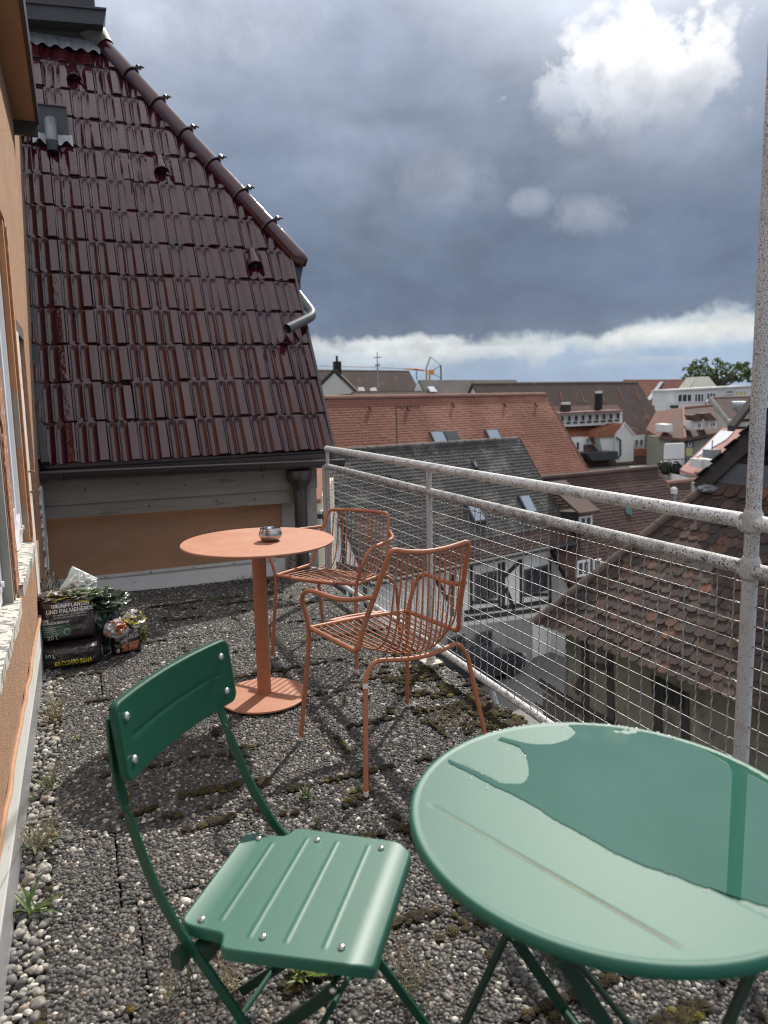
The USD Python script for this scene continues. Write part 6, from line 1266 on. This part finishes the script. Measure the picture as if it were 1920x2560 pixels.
# crane and aerial
cn = thing('tower_crane', 'yellow tower crane with folded jib on the skyline', 'crane'); M_cr = mat('crane_yellow', (.45, .26, .07), .6, .1, 3); M_crr = mat('crane_red', (.40, .10, .06), .6, .1, 3)
D_ = 150
def ln(pts, r, m, nm): obj(nm, MB().tube([at(x, y, D_) for x, y in pts], r, 5), m, cn)
ln([(1066, 1000), (1066, 924)], .20, M_cr, 'mast'); ln([(1074, 1000), (1074, 938)], .18, M_cr, 'mast'); ln([(1062, 926), (1036, 922)], .18, M_crr, 'jib'); ln([(1036, 922), (930, 918), (790, 914)], .10, mat('pale_lattice', (.50, .40, .34), .7), 'jib'); ln([(1010, 922), (1062, 927)], .12, M_cr, 'jib_foot')
ln([(1064, 925), (1076, 892)], .16, M_gwall, 'a_frame'); ln([(1076, 892), (1103, 914)], .06, M_timber, 'stay'); ln([(1102, 914), (1103, 950)], .16, M_timber, 'counter_mast'); ln([(1078, 928), (1102, 914)], .09, M_gwall, 'strut'); ln([(1078, 930), (1102, 946)], .06, M_timber, 'stay'); ln([(1041, 926), (1042, 950)], .10, M_timber, 'hoist_rope'); obj('cab', MB().box(at(1078, 931, D_), (.9, .9, 1.)), mat('crane_cab', (.55, .27, .04), .5), cn)
am = thing('tall_aerial', 'tall thin aerial mast on the brown skyline roof', 'aerial'); obj('mast', MB().tube([at(945, 970, 83), at(943, 880, 83)], [.10, .05], 5), M_gwall, am)
for y, w_ in ((894, 10), (912, 6), (915, 7)): obj('crossbar', MB().tube([at(944-w_, y, 83), at(944+w_, y-1, 83)], .05, 4), M_gwall, am)
# right group
h1 = house('red tiled house with white edged gable behind the big dark roof', 'red_tiled_house', at(1560, 951, 86), at(1742, 946, 92), 5.5, math.radians(48), mat('red_roof', (.20, .075, .052), .9, .2, .6), M_wwall)
roofpoly(h1, 'white_band', [(1650, 954), (1659, 954), (1626, 1000), (1615, 1000)], M_wwall, .4); roofpoly(h1, 'dark_band', [(1658, 954), (1664, 954), (1633, 998), (1627, 1000)], M_timber, .3)
for x in (1651, 1690): dd = block(h1['t'], 'dormer', [(x-16, 998), (x, 972), (x+12, 998)], on_face(h1, x, 990, 'roof', .4), -FW, 2, M_gwall); block(h1['t'], 'dormer_window', [(x-8, 982), (x+4, 980), (x+4, 992), (x-8, 993)], on_face(h1, x, 990, 'roof', .5), -FW, .1, M_pane)
h2 = thing('hipped_roof', 'grey green hipped roof peak in front of the tree', 'house'); a = at(1760, 950, 84); obj('roof', MB().poly([at(1743, 942, 86), at(1772, 941, 86), at(1796, 972, 82), at(1722, 972, 82)], FW*3), mat('greygreen_roof', (.21, .215, .185), .9, .12, 1.), h2, smooth=False); obj('wall', MB().poly([at(1726, 973, 82.5), at(1792, 973, 82.5), at(1792, 1000, 82.5), at(1726, 1000, 82.5)], FW*3), M_wwall, h2, smooth=False)
h3 = thing('modern_white_house', 'modern flat roofed white house with large windows below the tree', 'house'); a = at(1780, 1000, 76); n = -FW
block(h3, 'wall', [(1684, 975), (1886, 964), (1886, 1015), (1684, 1015)], a, n, 6, M_wwall); block(h3, 'parapet', [(1682, 973), (1888, 962), (1888, 966), (1682, 977)], a, n, 6, M_frame, .15); block(h3, 'lower_storey', [(1664, 1008), (1760, 1008), (1760, 1030), (1664, 1030)], a, n, 3, M_wwall, .8)
for x0, y0, x1, y1, m in ((1693, 984, 1730, 1006, None), (1735, 983, 1760, 1006, None), (1765, 981, 1790, 1002, None), (1813, 974, 1834, 986, None), (1838, 976, 1867, 990, mat('yellow_blind', (.50, .42, .16), .7))):
    pix_window(h3, a+FW*-.02, n, x0, y0, x1, y1, 3, .10, M_frame)
    if m: block(h3, 'blind', [(x0+2, y0+2), (x1-2, y0+2), (x1-2, y1-1), (x0+2, y1-1)], a, n, .02, m, .06)
block(h3, 'wall_band', [(1676, 1013), (1696, 1013), (1696, 1020), (1676, 1020)], a, n, .1, M_pane, .85)
h4 = thing('hipped_house', 'brown hipped roof house with two small white dormers and green shutters', 'house'); ap, ap2 = at(1708, 1020, 56), at(1780, 1013, 58); e0, e1, e2 = at(1648, 1092, 53), at(1712, 1096, 50), at(1812, 1078, 53.5)
obj('roof', MB().poly([ap, ap2, e2, e1], UP*-.2), mat('brown_hip', (.088, .05, .04), .9, .2, 1.), h4, smooth=False); obj('roof', MB().poly([e0, e1, ap], UP*-.2), mat('brown_hip2', (.11, .06, .045), .9, .2, 1.), h4, smooth=False); obj('roof', MB().poly([at(1640, 1028, 60), ap, e0, at(1618, 1076, 58)], UP*-.2), mat('red_hip', (.18, .085, .06), .9, .2, 1.), h4, smooth=False)
for A, B in ((ap, e1), (ap, ap2)): obj('ridge_tile', MB().tube([A, B], .12, 6), mat('ridge_red', (.25, .12, .085), .9), h4)
nr = facing(np.cross(e2-e1, ap-e1)); 
i1, i2, i0 = e1+(e2-e1)*.03+FW*.4, e2+FW*.4, e0+FW*.4
obj('wall', MB().poly([i1, i2, i2*[1, 1, 0]+UP*GZ, i1*[1, 1, 0]+UP*GZ], FW*2), mat('olive_wall', (.215, .205, .16), .9, .08, .5), h4, smooth=False); obj('wall', MB().poly([i0, i1, i1*[1, 1, 0]+UP*GZ, i0*[1, 1, 0]+UP*GZ], FW*2), mat('olive_wall', (.215, .205, .16)), h4, smooth=False)
nw_ = np.cross(i2-i1, UP)
M_shut = mat('teal_shutter', (.06, .09, .10), .7)
for y in (1100, 1146): pix_window(h4, i1-FW*.02, nw_, 1719, y, 1727, y+16, 1, .1); 
for y in (1098, 1144): block(h4, 'shutter', [(1711, y), (1718, y), (1718, y+20), (1711, y+20)], i1, nw_, .05, M_shut, .07); block(h4, 'shutter', [(1729, y), (1736, y), (1736, y+20), (1729, y+20)], i1, nw_, .05, M_shut, .07)
block(h4, 'yellow_panel', [(1716, 1119), (1731, 1119), (1731, 1140), (1716, 1140)], i1, nw_, .05, mat('yellow_panel', (.46, .40, .17), .8), .07)
for x in (1690, 1678): block(h4, 'shutter', [(x, 1098), (x+5, 1098), (x+5, 1114), (x, 1114)], i0+(i1-i0)*.5, np.cross(i1-i0, UP), .05, M_shut, .1)
def small_dormer(x0, y0, x1, y1, sx0, sy0, d): 
    a = at((x0+x1)/2, y1, d); dd = block(h4, 'dormer', [(x0, y1), (x1, y1), (x1, y0), (x0, y0)], a, -FW, 2., M_wwall); block(h4, 'dormer_side', [(x0, y1), (x0, y0), (sx0, sy0), (x0-8, y1-10)], a+FW*.3, -FW, .2, M_wwall); block(h4, 'dormer_roof', [(x0-2, y0-1), (x1+3, y0-1), (x1-16, sy0-4), (sx0, sy0-2)], a, -FW, 1.2, mat('brown_hip', (.088, .05, .04), .9, .2, 1.), .2); pix_window(h4, a-FW*.02, -FW, x0+3, y0+4, x1-3, y1-4, 2, .1)
small_dormer(1739, 1054, 1756, 1074, 1728, 1040, 50.2); small_dormer(1772, 1052, 1791, 1072, 1756, 1036, 51.); block(h4, 'dormer', [(1664, 1062), (1682, 1060), (1682, 1079), (1664, 1080)], at(1672, 1075, 52.), -FW, 2, M_wwall)
h5 = house('grey brown roof with pale verge and silver duct, right of the hipped house', 'duct_house', at(1777, 993, 64), at(1960, 985, 77), 5.2, math.radians(52), mat('old_brown_roof', (.12, .078, .064), .9, .3, .8, speck=((.2, .1, .07), 1.2, (.58, .66))), M_wwall)
q = [h5['A']+h5['N']*.1, h5['A']-h5['U']*h5['S']+h5['N']*.1]; obj('pale_verge', MB().poly([q[0], q[1], q[1]+h5['e']*-.45-UP*.1, q[0]+h5['e']*-.45-UP*.1], -h5['N']*.25), M_gwall, h5['t'], smooth=False); block(h5['t'], 'gable', [(1774, 996), (1822, 1072), (1800, 1078), (1768, 1004)], h5['A']-h5['e']*.2, -FW, .3, M_wwall)
dt = on_face(h5, 1845, 1022, 'roof', .8); obj('duct', MB().tube([at(1828, 1014, 60), at(1866, 1014, 60)], .36, 16), M_zinc, h5['t']); obj('duct_bend', MB().tube([at(1842, 1018, 60), at(1850, 1034, 60)], [.30, .22], 12), M_zinc, h5['t']); obj('duct_mouth', lathe([(0, 0), (.2, 0), (.24, .1), (0, .12)], 16, at(1826, 1052, 59)), M_zinc, h5['t'])
h6 = thing('timbered_gable', 'small half-timbered gable behind the tall post', 'house'); a = at(1870, 1060, 38); block(h6, 'gable', [(1836, 1072), (1888, 1004), (1940, 1004), (1940, 1072)], a, -FW, .25, mat('cream_infill', (.60, .56, .46), .85, .08, 1.))
for pts in ([(1878, 1012), (1878, 1070)], [(1850, 1052), (1930, 1045)], [(1840, 1070), (1940, 1068)]): beam(h6, a, -FW, pts, .14)
q = [onp(x, y, a, FW) for x, y in ((1824, 1078), (1892, 990))]; obj('roof', MB().poly([q[0]-FW*.5, q[1]-FW*.5, q[1]+FW*.25, q[0]+FW*.25], UP*.3), M_timber, h6, smooth=False)
h7 = thing('pink_roofed_house', 'pink tiled roof with white tarpaulin strip and small grey chimney', 'house'); r0, r1, r2, r3 = at(1806, 1070, 45), at(1880, 1072, 42), at(1768, 1192, 39), at(1700, 1176, 43)
obj('roof', MB().poly([r0, r1, r2, r3], -UP*.15), mat('pink_roof', (.40, .20, .175), .9, .08, 1.5, bump=.01, bscale=9), h7, smooth=False); nn = np.cross(r1-r0, r3-r0); nn = facing(nn if nn[2] > 0 else -nn); pl = lambda x, y, h: onp(x, y, r0+nn*h, nn)
obj('wall', MB().poly([r3-UP*.3+FW*.3, r2-UP*.3+FW*.3, r2*[1, 1, 0]+UP*GZ+FW*.3, r3*[1, 1, 0]+UP*GZ+FW*.3], FW*3), M_wwall, h7, smooth=False)
obj('tarpaulin', MB().poly([pl(1801, 1076, .08), pl(1834, 1078, .08), pl(1815, 1098, .08), pl(1740, 1142, .08), pl(1736, 1144, .08)], -nn*.05), mat('white_tarpaulin', (.60, .62, .68), .5, .08, 3), h7, smooth=False)
c = pl(1779, 1150, .0); obj('chimney', MB().bb(c+V(-.35, -.35, -.4), c+V(.35, .35, .62)), mat('grey_chimney', (.17, .19, .2), .7), h7); obj('aerial', MB().tube([c+UP*.5, c+UP*1.15], .03, 5), M_timber, h7)
for x0, x1, yb in ((1753, 1768, 1172), (1771, 1792, 1176)): block(h7, 'dormer', [(x0, 1150), (x1, 1150), (x1, yb), (x0, yb)], pl(x0, 1165, .6), -FW, 1.5, M_wwall)
block(h7, 'dormer_window', [(1762, 1154), (1768, 1154), (1768, 1170), (1762, 1170)], pl(1753, 1165, .65), -FW, .1, M_pane)
# ---- tree
tr = thing('broad_tree', 'broad green tree rising behind the white modern house', 'tree'); tc = at(1795, 940, 112); S_ = 112/1800.
base = tc*[1, 1, 0]+UP*GZ; obj('trunk', MB().tube([base, base*.4+tc*.6-UP*2, tc-UP*1.5], [.6, .45, .3], 9), mat('bark', (.06, .05, .04), .9, .3, 2), tr); r = np.random.default_rng(3)
cl = [(1718, 930, 14, 18), (1742, 912, 18, 16), (1730, 940, 22, 14), (1770, 935, 26, 18), (1788, 912, 20, 18), (1815, 925, 24, 20), (1840, 918, 18, 14), (1850, 938, 26, 18), (1872, 930, 16, 12), (1865, 912, 8, 8), (1800, 948, 50, 14), (1745, 952, 22, 10), (1880, 945, 16, 12), (1762, 900, 6, 8), (1793, 899, 8, 6), (1712, 946, 8, 8)]
lm = MB(); vv, ff = [], []; cnt = 0; limbs = MB()
for (x, y, w, h) in cl:
    c = at(x, y, 112+r.uniform(-2, 2)); limbs.tube([tc-UP*2.+r.normal(0, .2, 3), (tc+c)/2-UP*.6, c], [.18, .12, .05], 5)
    n = int(w*h*.85); d = r.normal(size=(n, 3)); d /= np.linalg.norm(d, axis=1, keepdims=True); rad = r.uniform(.35, 1., n)**.6; P = c+d*rad[:, None]*np.array([w, (w+h)/2, h])*S_
    keep = meshkit.noise(P*1.1, 9) > .44; P = P[keep]
    for p in P:
        a = r.normal(size=3); a /= np.linalg.norm(a); b = np.cross(a, r.normal(size=3)); b /= np.linalg.norm(b); s = r.uniform(.13, .30); vv += [p-a*s, p+b*s*.7, p+a*s, p-b*s*.7]; ff.append((cnt, cnt+1, cnt+2, cnt+3)); cnt += 4
obj('crown', (np.array(vv), np.array(ff)), leafmat('tree_leaf', (.07, .115, .028), (.11, .16, .04)), tr, smooth=False, kind='stuff'); obj('limbs', limbs, mat('bark', (.06, .05, .04)), tr)
bsh = thing('bush', 'small bright green bush beside the white wall', 'bush'); obj('foliage', crumple(at(1672, 1096, 61), (.75, .7, 1.1), 88, .5, 4), leafmat('bush_leaf', (.06, .10, .015)), bsh); obj('stem', MB().tube([at(1672, 1096, 61), at(1672, 1096, 61)*[1, 1, 0]+UP*GZ], .08, 6), mat('bark', (.06, .05, .04)), bsh)
# far roofs that close the horizon
hl = MB()
for k in range(40): a = at(500+k*45, 985, 260+20*math.sin(k*1.7)); w = 9+4*math.sin(k*2.3); z = 1.2+1.2*math.sin(k*3.1); hl.poly([a*[1, 1, 0]+V(-w, 0, z-4), a*[1, 1, 0]+V(w, 0, z-4), a*[1, 1, 0]+V(w*.95, 6, z), a*[1, 1, 0]+V(-w*.95, 6, z)], (0, .5, 0)); hl.bb(a*[1, 1, 0]+V(-w*.95, .5, GZ), a*[1, 1, 0]+V(w*.95, 9, z-3.9))
obj('distant_roofs', hl, mat('distant_roofs_mat', (.13, .10, .095), .9, .4, .05), kind='stuff', label='far off town roofs closing the horizon', cat='roofs', smooth=False)
